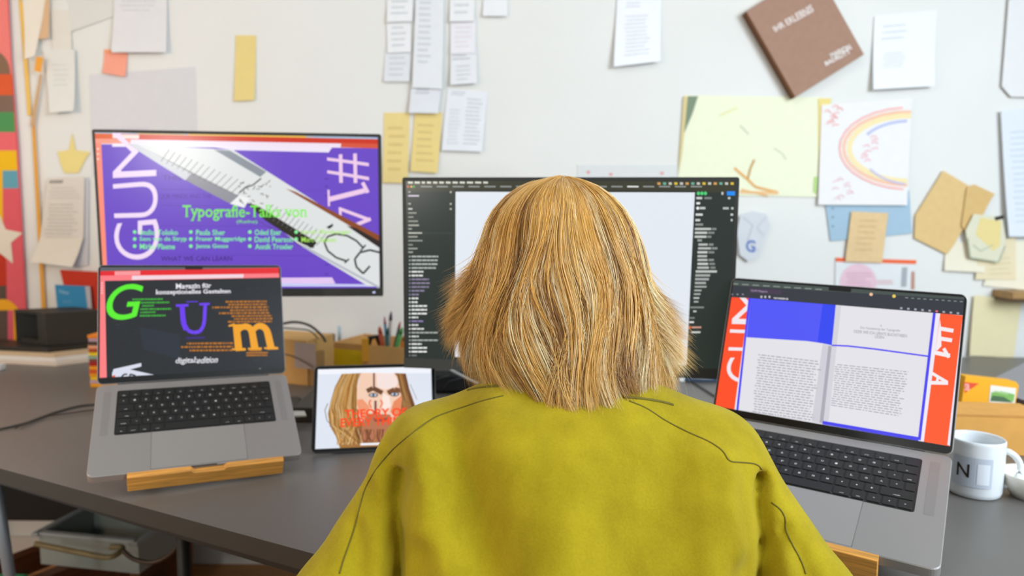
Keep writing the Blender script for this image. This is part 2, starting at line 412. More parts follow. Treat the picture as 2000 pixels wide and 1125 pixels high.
sheet('paper_sheet', 'pale sheet with tiny pink marks peeking over the top of the wide monitor', [(1128, 322), (1330, 322), (1330, 420), (1128, 420)], '#dcdfdf', dy=.002, extra=lambda A: [A.poly([(x, y), (x+6, y), (x+6, y+5), (x, y+5)], '#e09090', False) for x, y in ((1146, 334), (1190, 338), (1290, 336))])
# ---- upper left corner
sheet('paper_sheet', 'cream sheet hanging at the top left beside the poster', [(42, -20), (92, -20), (74, 112), (56, 118)], '#ebe4d6', dy=.008, curl=.02)
sheet('paper_strip', 'brown edged narrow strip at the top left above the orange tape', [(91, -20), (96, -20), (98, 75), (80, 78)], '#d9b48c', dy=.012, curl=.01, cat='strip')
sheet('paper_strip', 'long yellow paper strip running down from the top left corner', [(36, -10), (46, 10), (61, 224), (54, 226)], '#eec25c', dy=.006, cat='strip')
sheet('tape_piece', 'short orange tape holding the white sheets at the upper left', [(70, 110), (84, 112), (80, 142), (67, 138)], '#eda63e', dy=.034, cat='tape')
sheet('paper_strip', 'long orange strip running down the left wall to the black box', [(61, 226), (67, 226), (90, 620), (82, 620)], '#e3a238', dy=.010, cat='strip')
sheet('paper_strip', 'thin brown slanted strip below the orange tape', [(78, 143), (82, 146), (66, 250), (59, 245)], '#cda679', dy=.013, cat='strip')
sheet('paper_sheet', 'white sheet hanging from the orange tape with lifted lower corner', [(84, 95), (145, 97), (150, 218), (104, 222)], '#e2e3de', dy=.012, writes=(tl('#d2d4d2', 5, .2, .8, .2, .6, seed=21),), curl=.02)
sheet('paper_sheet', 'cream sheet behind the hanging white sheet at the upper left', [(98, 20), (136, 20), (142, 110), (105, 110)], '#e2dfd6', dy=.004, curl=.004)
def star(A): pass
def star_cut(name, label, pts, color, cat, dy=.004, layers=None, thick=.0012, kind='paper', y=None):
    return wall_art(name, label, cat, pts, layers, (WY-dy) if y is None else y, thick, color, kind)
star_cut('paper_cutout', 'pale yellow cut paper shaped like a pointing hand left of the purple monitor', [(141, 260), (147, 293), (176, 297), (166, 312), (153, 338), (125, 338), (117, 316), (112, 296), (134, 293)], '#ead98c', 'cutout')
sheet('paper_sheet', 'printed white sheet below the yellow cutout', [(92, 347), (165, 345), (163, 470), (78, 468)], '#dcd6cc', dy=.012, writes=(tl('#8c8880', 1, .05, .45, .02, .12, seed=22, thick=.5), tl('#c4beb4', 4, .1, .95, .14, .35, seed=23), tl('#bdb7ad', 10, .1, .9, .4, .98, seed=24)))
sheet('paper_sheet', 'bluish sheet behind the printed one below the yellow cutout', [(160, 352), (173, 346), (172, 518), (140, 520)], '#cfcfd6', dy=.006)
sheet('paper_sheet', 'blank white folded sheet at the lower end of the printed sheet', [(78, 464), (162, 464), (148, 521), (65, 511)], '#e3dccf', dy=.017, curl=.02)
# ---- right side
def yellow_draw(A):
    A.strip([(1445, 245), (1462, 262)], 3, '#c9cdb4'); A.strip([(1512, 290), (1528, 300), (1535, 312)], 2.5, '#cdd2ba')
    A.strip([(1405, 226), (1440, 210)], 4, '#e8e6b0'); A.strip([(1434, 328), (1448, 340), (1462, 352), (1475, 365), (1520, 376)], 5, '#e5b06a')
    A.strip([(1473, 312), (1465, 330), (1460, 350)], 4, '#c99c5a'); A.strip([(1445, 375), (1520, 377)], 5, '#f0c08a')
    A.strip([(1448, 370), (1500, 383)], 3, '#e8b878'); A.poly([(1590, 345), (1597, 345), (1594, 378), (1588, 375)], '#b8dc8a'); A.poly([(1363, 188), (1352, 222), (1334, 265), (1342, 188)], '#7f9078')
    A.poly([(1335, 188), (1343, 188), (1332, 300), (1324, 345)], '#dccb92')
sheet('drawing', 'large pale yellow drawing with orange twigs behind the wide monitor right corner', [(1338, 186), (1600, 190), (1597, 385), (1322, 380)], '#eef1d4', dy=.004, extra=yellow_draw, cat='drawing')
sheet('paper_strip', 'bright yellow paper edge between the twig drawing and the rainbow drawing', [(1598, 192), (1624, 192), (1622, 205), (1600, 385)], '#ecd98a', dy=.006, cat='strip')
def rainbow(A):
    def arc(cx, cy, rx, ry, a0, a1, n=14): return [(cx+rx*math.cos(R(a0+(a1-a0)*i/n)), cy-ry*math.sin(R(a0+(a1-a0)*i/n))) for i in range(n+1)]
    A.strip(arc(1775, 290, 128, 72, 88, 268), 6, '#f3c3a6'); A.strip(arc(1775, 290, 117, 64, 88, 268), 10, '#f3e2ae'); A.strip(arc(1775, 290, 136, 80, 95, 265), 4, '#f2b4ae')
    A.strip(arc(1780, 290, 100, 54, 95, 150), 5, '#b8bfe4'); A.strip(arc(1780, 290, 100, 70, 215, 262), 4, '#c3bfe2')
    rr = random.Random(5)
    for (cx, cy, w_, h_, col) in ((1628, 228, 26, 38, '#f2a9a4'), (1697, 292, 22, 46, '#efb5bb'), (1645, 370, 30, 38, '#e8c3ca')):
        for k in range(9):
            x, y = cx+rr.uniform(-.5, .5)*w_, cy+(k/8-.5)*h_; A.strip([(x-6, y), (x+rr.uniform(-2, 4), y-4), (x+7, y+rr.uniform(-3, 3))], 2, col, False)
sheet('drawing', 'white child drawing of a rainbow arc with pink marks', [(1605, 205), (1782, 193), (1770, 401), (1597, 400)], '#ecebeb', dy=.009, extra=rainbow, cat='drawing', curl=.006)
sheet('folder', 'light blue folder behind the rainbow drawing', [(1610, 380), (1776, 372), (1781, 456), (1622, 471)], '#a3c0d4', dy=.005, cat='folder', extra=lambda A: [A.poly([(1624, y), (1629, y), (1629, y+4), (1624, y+4)], '#7d98ad', False) for y in (405, 422, 440)])
sheet('kraft_note', 'small tan kraft note pinned over the blue folder', [(1663, 413), (1735, 416), (1723, 513), (1651, 511)], '#e2c494', dy=.012, cat='note', writes=(tl('#d3b383', 6, .2, .8, .1, .8, seed=30),), kind='card')
def ticket(A):
    A.poly([(1632, 503), (1790, 508), (1789, 516), (1632, 511)], '#ee6a3c')
    A.poly([(1676+36*math.cos(R(a)), 552+37*math.sin(R(a))) for a in range(0, 360, 15)], '#e6c3d2')
    A.lines([(1652, 566), (1704, 566), (1704, 530), (1652, 530)], 6, '#c793a8', .3, True, 31)
    A.lines([(1712, 556), (1745, 556), (1745, 546), (1712, 546)], 2, '#e3a2ac', .4, True, 32)
    A.poly([(1762, 522), (1772, 522), (1770, 560), (1760, 560)], '#a8adb4'); A.poly([(1780, 530), (1786, 530), (1786, 565), (1779, 565)], '#c0907c')
sheet('leaflet', 'white leaflet with a red top stripe and a pink circle behind the right laptop', [(1632, 503), (1790, 508), (1787, 610), (1630, 610)], '#e1e4e6', dy=.004, extra=ticket, cat='leaflet')
star_cut('kraft_envelope', 'tan kraft envelope pinned aslant right of the rainbow drawing', [(1842, 333), (1891, 362), (1890, 420), (1880, 450), (1862, 480), (1850, 497), (1786, 465), (1788, 420)], '#dfbf84', 'envelope', .008, kind='card')
star_cut('kraft_scrap', 'torn kraft paper scrap with a folded tip beside the envelope', [(1889, 365), (1903, 360), (1943, 379), (1934, 392), (1921, 418), (1885, 452), (1878, 440)], '#d9b678', 'scrap', .013, kind='card')
def bag(A):
    A.poly([(1915, 425), (1955, 432), (1953, 480), (1940, 490), (1905, 458)], '#e8d592'); A.poly([(1942, 424), (1960, 420), (1961, 427), (1944, 431)], '#2a2620')
    A.strip([(1890, 465), (1895, 503), (1950, 512), (1963, 480)], 2.5, '#a9b49e'); A.strip([(1900, 478), (1915, 490), (1940, 478)], 2, '#b9c2ae')
star_cut('plastic_pouch', 'small clear pouch with yellow paper and a black clip inside', [(1902, 418), (1958, 424), (1965, 470), (1951, 512), (1894, 502), (1886, 450)], '#dedcc4', 'pouch', .022, bag)
sheet('paper_sheet', 'cream sheet under the kraft envelope', [(1848, 470), (1925, 475), (1920, 532), (1842, 528)], '#ebe4cf', dy=.004, curl=.01)
sheet('paper_sheet', 'beige lined sheet below the clear pouch', [(1914, 480), (1984, 462), (1984, 546), (1905, 546)], '#e9dcb8', dy=.010, writes=(tl('#dccda6', 4, .3, .95, .4, .9, seed=33),))
sheet('paper_sheet', 'cream sheet at the right edge below the blue printed one', [(1955, 470), (2040, 470), (2040, 570), (1920, 558)], '#efe9d4', dy=.007)
sheet('paper_sheet', 'bluish white sheet hanging at the right edge of the photo', [(1955, 216), (2045, 208), (2045, 462), (1966, 462)], '#dfe6ee', dy=.016, writes=(tl('#cbd5e0', 16, .15, .95, .15, .9, seed=34),), curl=.012)
star_cut('paper_sheet', 'white sheet with a cut lower corner at the upper right edge', [(1972, -20), (2045, -20), (2045, 190), (1975, 189), (1957, 168)], '#e6e7e8', 'paper', .012)
sheet('paper_sheet', 'pale yellow sheet right of the right laptop screen', [(1903, 577), (1996, 585), (1978, 698), (1892, 694)], '#e7dcb2', dy=.013, cat='paper', curl=.005)
def crum(A):
    A.strip([(1452, 425), (1470, 440), (1460, 470), (1480, 490)], 2, '#b7bdc9'); A.strip([(1495, 425), (1478, 445), (1492, 460)], 2, '#c0c6d0')
    A.text('G', [(1456, 490), (1474, 494), (1476, 470), (1458, 468)], '#5a78c0', .02)
star_cut('crumpled_wrapper', 'crumpled white wrapper with a blue letter right of the wide monitor', [(1446, 420), (1470, 412), (1497, 418), (1504, 440), (1490, 470), (1482, 500), (1462, 511), (1445, 498), (1440, 455)], '#d3d8de', 'wrapper', .014, crum)
def dark_strip(px0, px1): pass
m = MB(); p = on_y(1962, 575, WY-.06); q = on_y(2040, 580, WY-.06)
m.box(((p.x+q.x)/2, WY-.05, p.z), (q.x-p.x, .10, .022), mat('#a8834e', 'wood')); m.box(((p.x+q.x)/2, WY-.045, p.z-.016), (q.x-p.x, .09, .010), mat('#5d4228', 'wood'))
tag(m.build('wall_shelf', center=True), 'small brown wooden ledge on the wall at the right edge', 'shelf')
# ---- brown book hung aslant
bk = thing('hanging_book', 'brown hardcover book with white title hung aslant at the top right', 'book')
yb = WY-.035
Q = [on_y(*p, yb) for p in ((1452, 26), (1588, -60), (1693, 103), (1558, 187))]
cen = sum(Q, Vector())/4
ax = (Q[1]-Q[0]).normalized(); ay = (Q[0]-Q[3]).normalized(); ay = (ay-ax*ay.dot(ax)).normalized()
MBk = Matrix.Translation(cen) @ Matrix(((ax.x, ay.x, 0, 0), (0, 0, -1, 0), (ax.z, ay.z, 0, 0), (0, 0, 0, 1)))
bk.matrix_world = MBk
bw, bh = (Q[1]-Q[0]).length, (Q[0]-Q[3]).length
bc = mat('#a5826f', 'card')
m = MB(); m.box((0, 0, -.002), (bw, bh, .004), bc, bev=.001); m.build('front_cover', bk)
m = MB(); m.box((.0, 0, -.030), (bw, bh, .004), bc, bev=.001); m.build('back_cover', bk)
m = MB(); m.box((.003, 0, -.016), (bw-.012, bh-.008, .023), mat('#dccfae', 'paper')); m.build('pages', bk)
m = MB(); m.box((-bw/2-.001, 0, -.016), (.005, bh, .032), mat('#6b4424', 'card')); m.build('spine', bk)
A = Art(MBk, -bw/2, bw/2, -bh/2, bh/2, 'matte', z=.0004)
A.text('IHR ERLEBNIS', [(1515, 63), (1590, 22), (1584, 8), (1508, 53)], '#e6dcd8', .02)
A.lines([(1553, 44), (1592, 22), (1590, 18), (1551, 40)], 1, '#d9cbc4', .5, True, 3)
A.mb.build('title_print', bk); A = Art(MBk, -bw/2, bw/2, -bh/2, bh/2, 'matte', z=.0004)
A.text('MARION', [(1624, 113), (1664, 96), (1658, 86), (1620, 105)], '#e8e4e0', .03)
A.text('BADRUTT', [(1613, 129), (1662, 104), (1658, 96), (1610, 121)], '#e8e4e0', .03)
A.mb.build('author_print', bk)
# ---- poster at the far left
def poster(A):
    P_ = A.poly
    def H(y0, y1, col, x0=-60, x1=70): P_([(x0, y0), (x1, y0), (x1, y1), (x0, y1)], col, False)
    A.b = (-9, 9, -9, 9)
    def edge(y): return 15+ (y/600)*35 if y > 120 else 15+y*.058
    def band(y0, y1, col, x0=-60): P_([(x0, y0), (edge(y0), y0), (edge(y1), y1), (x0, y1)], col, False)
    band(-20, 145, '#ef8079'); band(145, 186, '#dc5a2a'); band(186, 219, '#7e6455'); band(219, 258, '#4c9152'); band(258, 294, '#e8666c')
    band(294, 333, '#efbb05'); band(333, 368, '#5f9fb0', 5); band(333, 368, '#efbb05', -60) if False else None
    band(368, 668, '#dd5862'); A.z += A.step
    P_([(-60, 333), (5, 333), (6, 440), (-60, 440)], '#eeb40c'); P_([(-60, 495), (12, 495), (13, 560), (-60, 560)], '#bd2c08'); P_([(-60, 558), (13, 558), (13, 668), (-60, 668)], '#57443a')
    P_([(-12+32*math.cos(R(a)), 145-45*math.sin(R(a))) for a in range(0, 181, 12)], '#86674f')
    P_([(0, 420), (12, 448), (45, 455), (22, 474), (26, 515), (0, 494), (-25, 515), (-20, 474), (-42, 455), (-12, 448)], '#e2d8c6')
    P_([(6+40*math.cos(R(a)), 640+56*math.sin(R(a))) for a in range(180, 540, 12) if 640+56*math.sin(R(a)) < 668 or True][:30], '#eaa512')
    P_([(-60, 606), (16, 606), (16, 668), (-60, 668)], '#57443a'); P_([(16, 606), (27, 606), (27, 668), (16, 668)], '#d2566a')
wall_art('poster', 'colourful poster with stripes and a white star at the left edge', 'poster', [(-60, -20), (15, -20), (22, 120), (35, 290), (51, 600), (54, 668), (-60, 668)], poster, WY-.012, .003, '#dd5862', 'paper')
# ================================================================== screens
def rx(a): return Matrix.Rotation(a, 4, 'X')
def ry(a): return Matrix.Rotation(a, 4, 'Y')
def rz(a): return Matrix.Rotation(a, 4, 'Z')
UPR = Matrix(((1, 0, 0, 0), (0, 0, -1, 0), (0, 1, 0, 0), (0, 0, 0, 1)))      # x right, y up, z toward viewer
GREY = mat('#9a9795', 'metal', .45); BLK = mat('#0e0f10', 'gloss', .25); KEYM = mat('#1b1d1c', 'plastic', .5); DKM = mat('#232523', 'plastic', .5)

def monitor(name, label, q, tilt, yaw, art):
    W_, H_ = .614, .364
    ctr = Vector((q[0], q[1], q[2]+CZ))
    t = thing(name, label, 'monitor', Matrix.Translation((ctr.x, ctr.y, DZ)) @ rz(yaw))
    Mw = Matrix.Translation(ctr) @ rz(yaw) @ rx(-tilt) @ UPR
    Ml = t.matrix_world.inverted() @ Mw
    m = MB(); m.prism(rrect(W_, H_, .004, 3), -.014, -.0006, DKM, Ml, .001)
    m.prism(rrect(W_*.55, H_*.5, .03, 4), -.045, -.014, DKM, Ml, .006); m.build('housing', t)
    m = MB(); m.box((0, -H_/2+.0095, .0004), (W_, .019, .002), mat('#383a38', 'plastic'), Ml); m.build('bottom_bezel', t)
    A = Art(Mw, -W_/2+.007, W_/2-.007, -H_/2+.019, H_/2-.007, z=.0002); art(A)
    A.mb.build('screen', t, Ml)
    m = MB(); m.box((W_/2-.02, -H_/2+.009, .0017), (.006, .004, .0008), mat('#cfd4ff', 'screen'), Ml); m.build('power_light', t)
    zb = (Ml @ Vector((0, -H_/2+.08, -.03)))
    m = MB(); m.box((0, .065, zb.z/2+.012), (.05, .014, zb.z+.02), DKM, bev=.003); m.box((0, .05, zb.z), (.07, .05, .06), DKM, bev=.004); m.build('stand_neck', t)
    m = MB(); m.prism(rrect(.20, .18, .02, 4, 0, .03), 0, .012, DKM, bev=.003); m.build('stand_base', t)
    return t

def art_left(A):
    A.fill('#6c48c6')
    # page furniture
    P = lambda X, Y: (170+X/3.04, 230+Y/3.04)
    PP = lambda *a: [P(*p) for p in a]
    A.poly(PP((20, 60), (600, 82), (600, 108), (20, 92)), '#b8cfe4', False); A.poly(PP((500, 78), (1350, 108), (1350, 135), (300, 100), (300, 92)), '#f0bf4e', False); A.poly(PP((1300, 104), (1760, 118), (1760, 132), (1300, 130)), '#a9bfd8')
    A.poly(PP((20, 92), (1760, 128), (1760, 165), (20, 128)), '#cf3218'); A.poly(PP((20, 92), (152, 97), (152, 128), (20, 126)), '#e4622c'); A.poly(PP((152, 98), (310, 102), (308, 126), (152, 122)), '#f4dcd6')
    A.poly(PP((20, 124), (1760, 158), (1760, 182), (20, 156)), '#f0e2f2'); A.poly(PP((20, 124), (262, 130), (255, 156), (20, 152)), '#fb9a84'); A.poly(PP((1510, 150), (1760, 156), (1760, 184), (1505, 176)), '#d8553a')
    A.poly(PP((20, 150), (85, 152), (125, 1000), (40, 1000)), '#fb8f78')
    for y in (180, 210, 240): A.poly(PP((60, y), (72, y), (72, y+10), (60, y+10)), '#ffd8cc', False)
    A.poly(PP((150, 152), (1455, 176), (1435, 206), (860, 192), (760, 176), (150, 172)), '#efe6f6')
    A.poly(PP((1130, 950), (1455, 948), (1475, 985), (1130, 985)), '#e5c8f2'); A.poly(PP((1130, 982), (1740, 990), (1740, 1002), (1130, 1002)), '#c9cdf5')
    # faint writing behind
    A.text('THIS IS HOW TYPE THINKS', PP((450, 372), (1115, 378), (1115, 346), (450, 340)), '#553096'); A.text('OUR MINDS AND THE', PP((430, 482), (740, 478), (740, 452), (430, 452)), '#5a369c')
    A.text('WHAT WE CAN LEARN', PP((440, 852), (862, 850), (862, 820), (440, 822)), '#43237f', .01)
    for y in (425, 520, 640, 810): A.strip(PP((440, y), (1420, y+10)), .8, '#5d3bb0', False)
    for y in (370, 415, 470, 880, 935): A.text('H', PP((1415, y), (1430, y), (1430, y-14), (1415, y-14)), '#3d2278')
    # large rotated letters, reading upwards
    A.text('G', PP((425, 842), (432, 600), (160, 625), (168, 842)), '#f2dcf6', -.012)
    A.text('U', PP((415, 590), (425, 372), (155, 395), (163, 595)), '#f2dcf6', -.012)
    A.text('M', PP((412, 345), (415, 50), (150, 60), (155, 358)), '#f2dcf6', -.012)
    # #14 reading downwards
    A.text('#', PP((1425, 222), (1428, 385), (1675, 388), (1672, 208)), '#f0cdea', -.005)
    A.strip(PP((1440, 484), (1650, 432)), 9.5, '#f0cdea', False); A.strip(PP((1434, 428), (1437, 525)), 4, '#f0cdea', False); A.strip(PP((1668, 445), (1636, 384)), 7, '#f0cdea')
    A.strip(PP((1500, 540), (1682, 608)), 6, '#f0cdea', False); A.strip(PP((1684, 600), (1500, 676)), 7, '#f0cdea', False); A.strip(PP((1502, 532), (1512, 684)), 5, '#f0cdea')
    # the diagonal ruler-like band
    A.poly(PP((235, 152), (310, 160), (900, 460), (860, 515), (640, 400), (420, 270)), '#8f8f98'); A.poly(PP((235, 152), (300, 158), (620, 330), (585, 372), (420, 270)), '#cfd2d8')
    A.poly(PP((300, 160), (870, 192), (1740, 740), (1740, 1002), (1670, 1000), (1270, 760), (900, 462)), '#dfe2e2')
    A.poly(PP((755, 190), (850, 196), (1065, 320), (1030, 352)), '#88909a'); A.poly(PP((1180, 420), (1240, 440), (1740, 700), (1740, 742), (1660, 700)), '#8c4a26'); A.poly(PP((1540, 640), (1600, 655), (1740, 735), (1740, 775)), '#2e2320')
    A.poly(PP((950, 505), (1010, 520), (1360, 735), (1345, 775), (1270, 745), (1060, 610)), '#272219'); A.poly(PP((850, 510), (905, 460), (965, 480), (935, 535)), '#eef0f0')
    A.poly(PP((860, 520), (1000, 600), (1330, 790), (1270, 760)), '#4a3a30')
    for k in range(34):
        if 15 <= k <= 20: continue
        X, Y = 500+k*26, 205+k*14.5
        if k < 15: a, b = (X-10+k*8, Y-15), (X-60+k*6, Y+55)
        else: a, b = (X+60, Y+5), (X+5, Y+75)
        A.strip(PP(a, b), 1.1, '#606064', False)
    A.z += A.step
    for k in range(26):
        X, Y = rng.uniform(905, 1090), rng.uniform(385, 520); A.strip(PP((X, Y), (X+rng.uniform(-30, 30), Y+rng.uniform(-25, 10))), 1.4, '#3b3630', False)
    A.strip(PP((905, 445), (940, 415), (985, 400), (1035, 360)), 2.6, '#2b2824'); A.strip(PP((1280, 760), (1740, 1010)), 4, '#b4b8c4')
    # black serif outlines on the lower right of the band
    A.strip(PP((1640, 772), (1600, 730), (1545, 700), (1480, 690), (1430, 705), (1410, 740), (1430, 790), (1480, 830), (1545, 852)), 3.6, '#17191a', False)
    A.strip(PP((1622, 792), (1655, 755)), 3, '#17191a', False); A.strip(PP((1530, 862), (1556, 838)), 3, '#17191a', False)
    A.strip(PP((1740, 800), (1680, 785), (1620, 800), (1590, 840), (1600, 885), (1640, 925), (1680, 880)), 3.8, '#17191a', False); A.poly(PP((1420, 650), (1460, 628), (1462, 642), (1440, 660)), '#17191a')
    A.poly(PP((1285, 745), (1345, 720), (1365, 745), (1330, 775)), '#1c1c1a')
    # green titles
    g = '#7df04c'
    A.text('Typografie-Talks von', PP((568, 612), (1308, 612), (1308, 518), (568, 516)), g, .008, True)
    A.text('(Reihe)', PP((890, 632), (1012, 632), (1012, 606), (890, 606)), g)
    cols = ((272, 540, ('Stulio Toloko', 'Sem van de Stryp', 'Mirko Plaene')), (605, 930, ('Paula Sher', 'Fraser Muggeridge', 'Jenna Gesse')), (955, 1210, ('Oded Ezer', 'David Pearson', 'Annik Troxler')), (1230, 1520, ('Sarah Illenberger', 'Marc Clausen', '')))
    for x0, x1, names in cols:
        for k, nm in enumerate(names):
            if not nm: continue
            y = 690+k*42; wd = len(nm)*17.5
            A.poly([P(x0+13+11*math.cos(a), y-12+11*math.sin(a)) for a in (0, .8, 1.6, 2.4, 3.1, 3.9, 4.7, 5.5)], '#86f59a', False)
            A.text(nm, PP((x0+42, y+6), (x0+42+wd, y+6), (x0+42+wd, y-26), (x0+42, y-26)), '#86f59a' if x0 < 1100 else '#a8e85a', .012, True)
monitor('monitor', 'black framed monitor at the left showing a purple page with diagonal band', (-.6003, 1.5968, -.0035), -.0158, .0944, art_left)

def art_center(A):
    A.fill('#27302c')
    P = lambda X, Y: (770+X/2.617, 330+Y/2.617)
    A.poly([(780, 340), (1450, 342), (1450, 376), (780, 374)], '#39392a')
    A.poly([(890, 374.5), (1357, 376), (1341, 713), (888.5, 697)], '#e4eaf2')
    A.strip([(888, 372), (1360, 374)], 2, '#1c211f')
    # menu bars
    xs = [797, 810, 824, 834, 846, 858, 871, 884, 898, 912, 928, 944, 957]
    for i, x in enumerate(xs[:-1]): A.poly([(x, 354.5), (xs[i+1]-4, 354.8), (xs[i+1]-4, 358.6), (x, 358.4)], '#d8d8cc', False)
    for x, c in ((797, '#e05a3a'), (803.5, '#e6b43c'), (808.5, '#4cb04c')): A.poly([(x+2.2*math.cos(a), 364.6+2.2*math.sin(a)) for a in (0, 1, 2, 3, 4, 5)], c, False)
    for k in range(18):
        x = 822+k*31; A.poly([(x, 363), (x+22, 363.2), (x+22, 366), (x, 365.8)], '#8f9490' if k != 13 else '#e8e8e8', False)
    for k, x in enumerate(range(1284, 1436, 11)): A.poly([(x, 356), (x+6, 356.2), (x+6, 361), (x, 360.8)], ['#d8a05a', '#6cb09a', '#c8c8c0', '#e0c040', '#c8c8c0'][k % 5], False)
    A.z += A.step
    # left list: (width, colour) per row
    rows = [(0, 8, 3), (38, 20, 4), (0, 0, 0)]
    ys = [(375, 4, '#b0b0a4'), (382.5, 21, '#d4ccdc'), (398, 5, '#b4b4a8'), (408, 8, '#d6d6c8'), (416, 16, '#9a9c90'), (424, 10, '#9a9c90'), (432, 19, '#9a9c90'), (440, 21, '#b4b4a8'), (447, 7, '#a4a69a'), (455, 27, '#e2e2d6'), (462.5, 18, '#a4a69a'), (470, 28, '#8e948c'), (478, 9, '#8e948c'), (485.5, 18, '#9fa49c'), (492.5, 9, '#a4a8a0')]
    for y, w_, c in ys: A.poly([(797.5, y-1.4), (797.5+w_, y-1.4), (797.5+w_, y+1.4), (797.5, y+1.4)], c, False)
    for y in (375, 398, 408): A.poly([(879, y-1.5), (882, y-1.5), (882, y+2), (879, y+2)], '#c4c4b6', False)
    y = 501
    widths = [56, 56, 55, 53, 27, 27, 38, 40, 39, 29, 18, 17, 17, 34, 34, 34, 17, 27, 17, 28, 55, 18, 55, 24, 34, 34, 14]
    cl = ['#b6bdb8']*4+['#eef0ee']*2+['#8d84a0']*5+['#eef0ee']*2+['#f2f4f2']*3+['#e6e8e6', '#8d7fae', '#e0e2e0', '#e8e8e8', '#a8aeaa', '#d8dad8', '#a8aeaa', '#e8eae8', '#f2f4f2', '#f2f4f2', '#777777']
    for w_, c in zip(widths, cl):
        A.poly([(799, y-1.3), (801.6, y-1.3), (801.6, y+1.5), (799, y+1.5)], c, False)
        rr = random.Random(int(y)); x = 804
        while x < 799+w_:
            d = rr.uniform(5, 12); A.poly([(x, y-1.5), (min(x+d, 800+w_), y-1.5), (min(x+d, 800+w_), y+1.5), (x, y+1.5)], c, False); x += d+1
        y += 7.43
    A.poly([(797, 453), (886, 453.5), (886, 457.5), (797, 457)], '#2f3a34', False)
    A.z += A.step
    Q = lambda X, Y: (1320+X/5.115, 340+Y/5.115)
    def bar(x0, x1, y0, c, h=22): A.poly([Q(x0, y0-h/2), Q(x1, y0-h/2), Q(x1, y0+h/2), Q(x0, y0+h/2)], c, False)
    for k in range(3): A.poly([Q(225+k*35+17*math.cos(a), 193+19*math.sin(a)) for a in (0, .8, 1.6, 2.4, 3.1, 3.9, 4.7, 5.5)], '#4fd07a', False)
    bar(510, 600, 193, '#1e8cf4', 42); bar(455, 475, 193, '#c4c8c4', 28)
    for x0, x1, yy, c in ((205, 262, 240, '#d0d2d0'), (285, 358, 240, '#7c827e'), (520, 545, 240, '#c4c8c4'), (205, 242, 292, '#e8e8e8'), (240, 295, 340, '#c8ccc8'), (470, 528, 342, '#b8bcb8'), (553, 575, 342, '#c8ccc8'), (198, 268, 405, '#d8dad8'), (546, 572, 405, '#c8ccc8'), (195, 242, 460, '#d0d2d0'), (548, 566, 460, '#c8ccc8'), (195, 272, 504, '#8a908c'), (190, 352, 548, '#c0c4c0'), (360, 405, 548, '#828884'), (190, 312, 586, '#c8ccc8'), (320, 385, 586, '#828884'), (188, 305, 626, '#c8ccc8'), (312, 355, 626, '#828884'), (215, 260, 662, '#9aa09c'), (225, 318, 704, '#b8bcb8'), (330, 375, 704, '#8a908c'), (222, 350, 742, '#b8bcb8'), (358, 415, 742, '#8a908c'), (216, 316, 781, '#c8ccc8'), (326, 384, 781, '#828884'), (216, 312, 820, '#b8bcb8'), (216, 316, 858, '#b8bcb8'), (326, 380, 858, '#8a908c'), (216, 322, 897, '#c8ccc8'), (335, 390, 897, '#828884'), (214, 330, 935, '#b8bcb8'), (345, 395, 935, '#828884'), (198, 410, 973, '#c2c6c2'), (195, 342, 1012, '#a8acaa'), (192, 330, 1050, '#a8acaa'), (190, 300, 1088, '#a8acaa')): bar(x0, x1, yy, c)
    A.poly([Q(219+16*math.cos(a), 341+16*math.sin(a)) for a in (0, .8, 1.6, 2.4, 3.1, 3.9, 4.7, 5.5)], '#f0f0f0', False)
    B_ = lambda X, Y: (1200+X/2.5, 330+Y/2.5)
    for x0, x1, yy, c in ((392, 450, 575, '#aab0ac'), (390, 425, 593, '#aab0ac'), (388, 420, 611, '#aab0ac'), (386, 414, 630, '#c0c4c0'), (388, 410, 648, '#aab0ac'), (370, 437, 676, '#868c88'), (385, 400, 695, '#c8ccc8'), (367, 392, 727, '#7c827e'), (365, 388, 748, '#e8e8e8'), (378, 424, 773, '#d09a8a'), (376, 420, 797, '#d0d4d0')): A.poly([B_(x0, yy-4), B_(x1, yy-4), B_(x1, yy+4), B_(x0, yy+4)], c, False)
    A.poly([B_(362, 768), B_(374, 768), B_(374, 780), B_(362, 780)], '#e0623c', False)
monitor('monitor', 'wide black monitor in the middle with dark side panels and blank canvas', (.0961, 1.32, -.112), -.0071, -.1384, art_center)

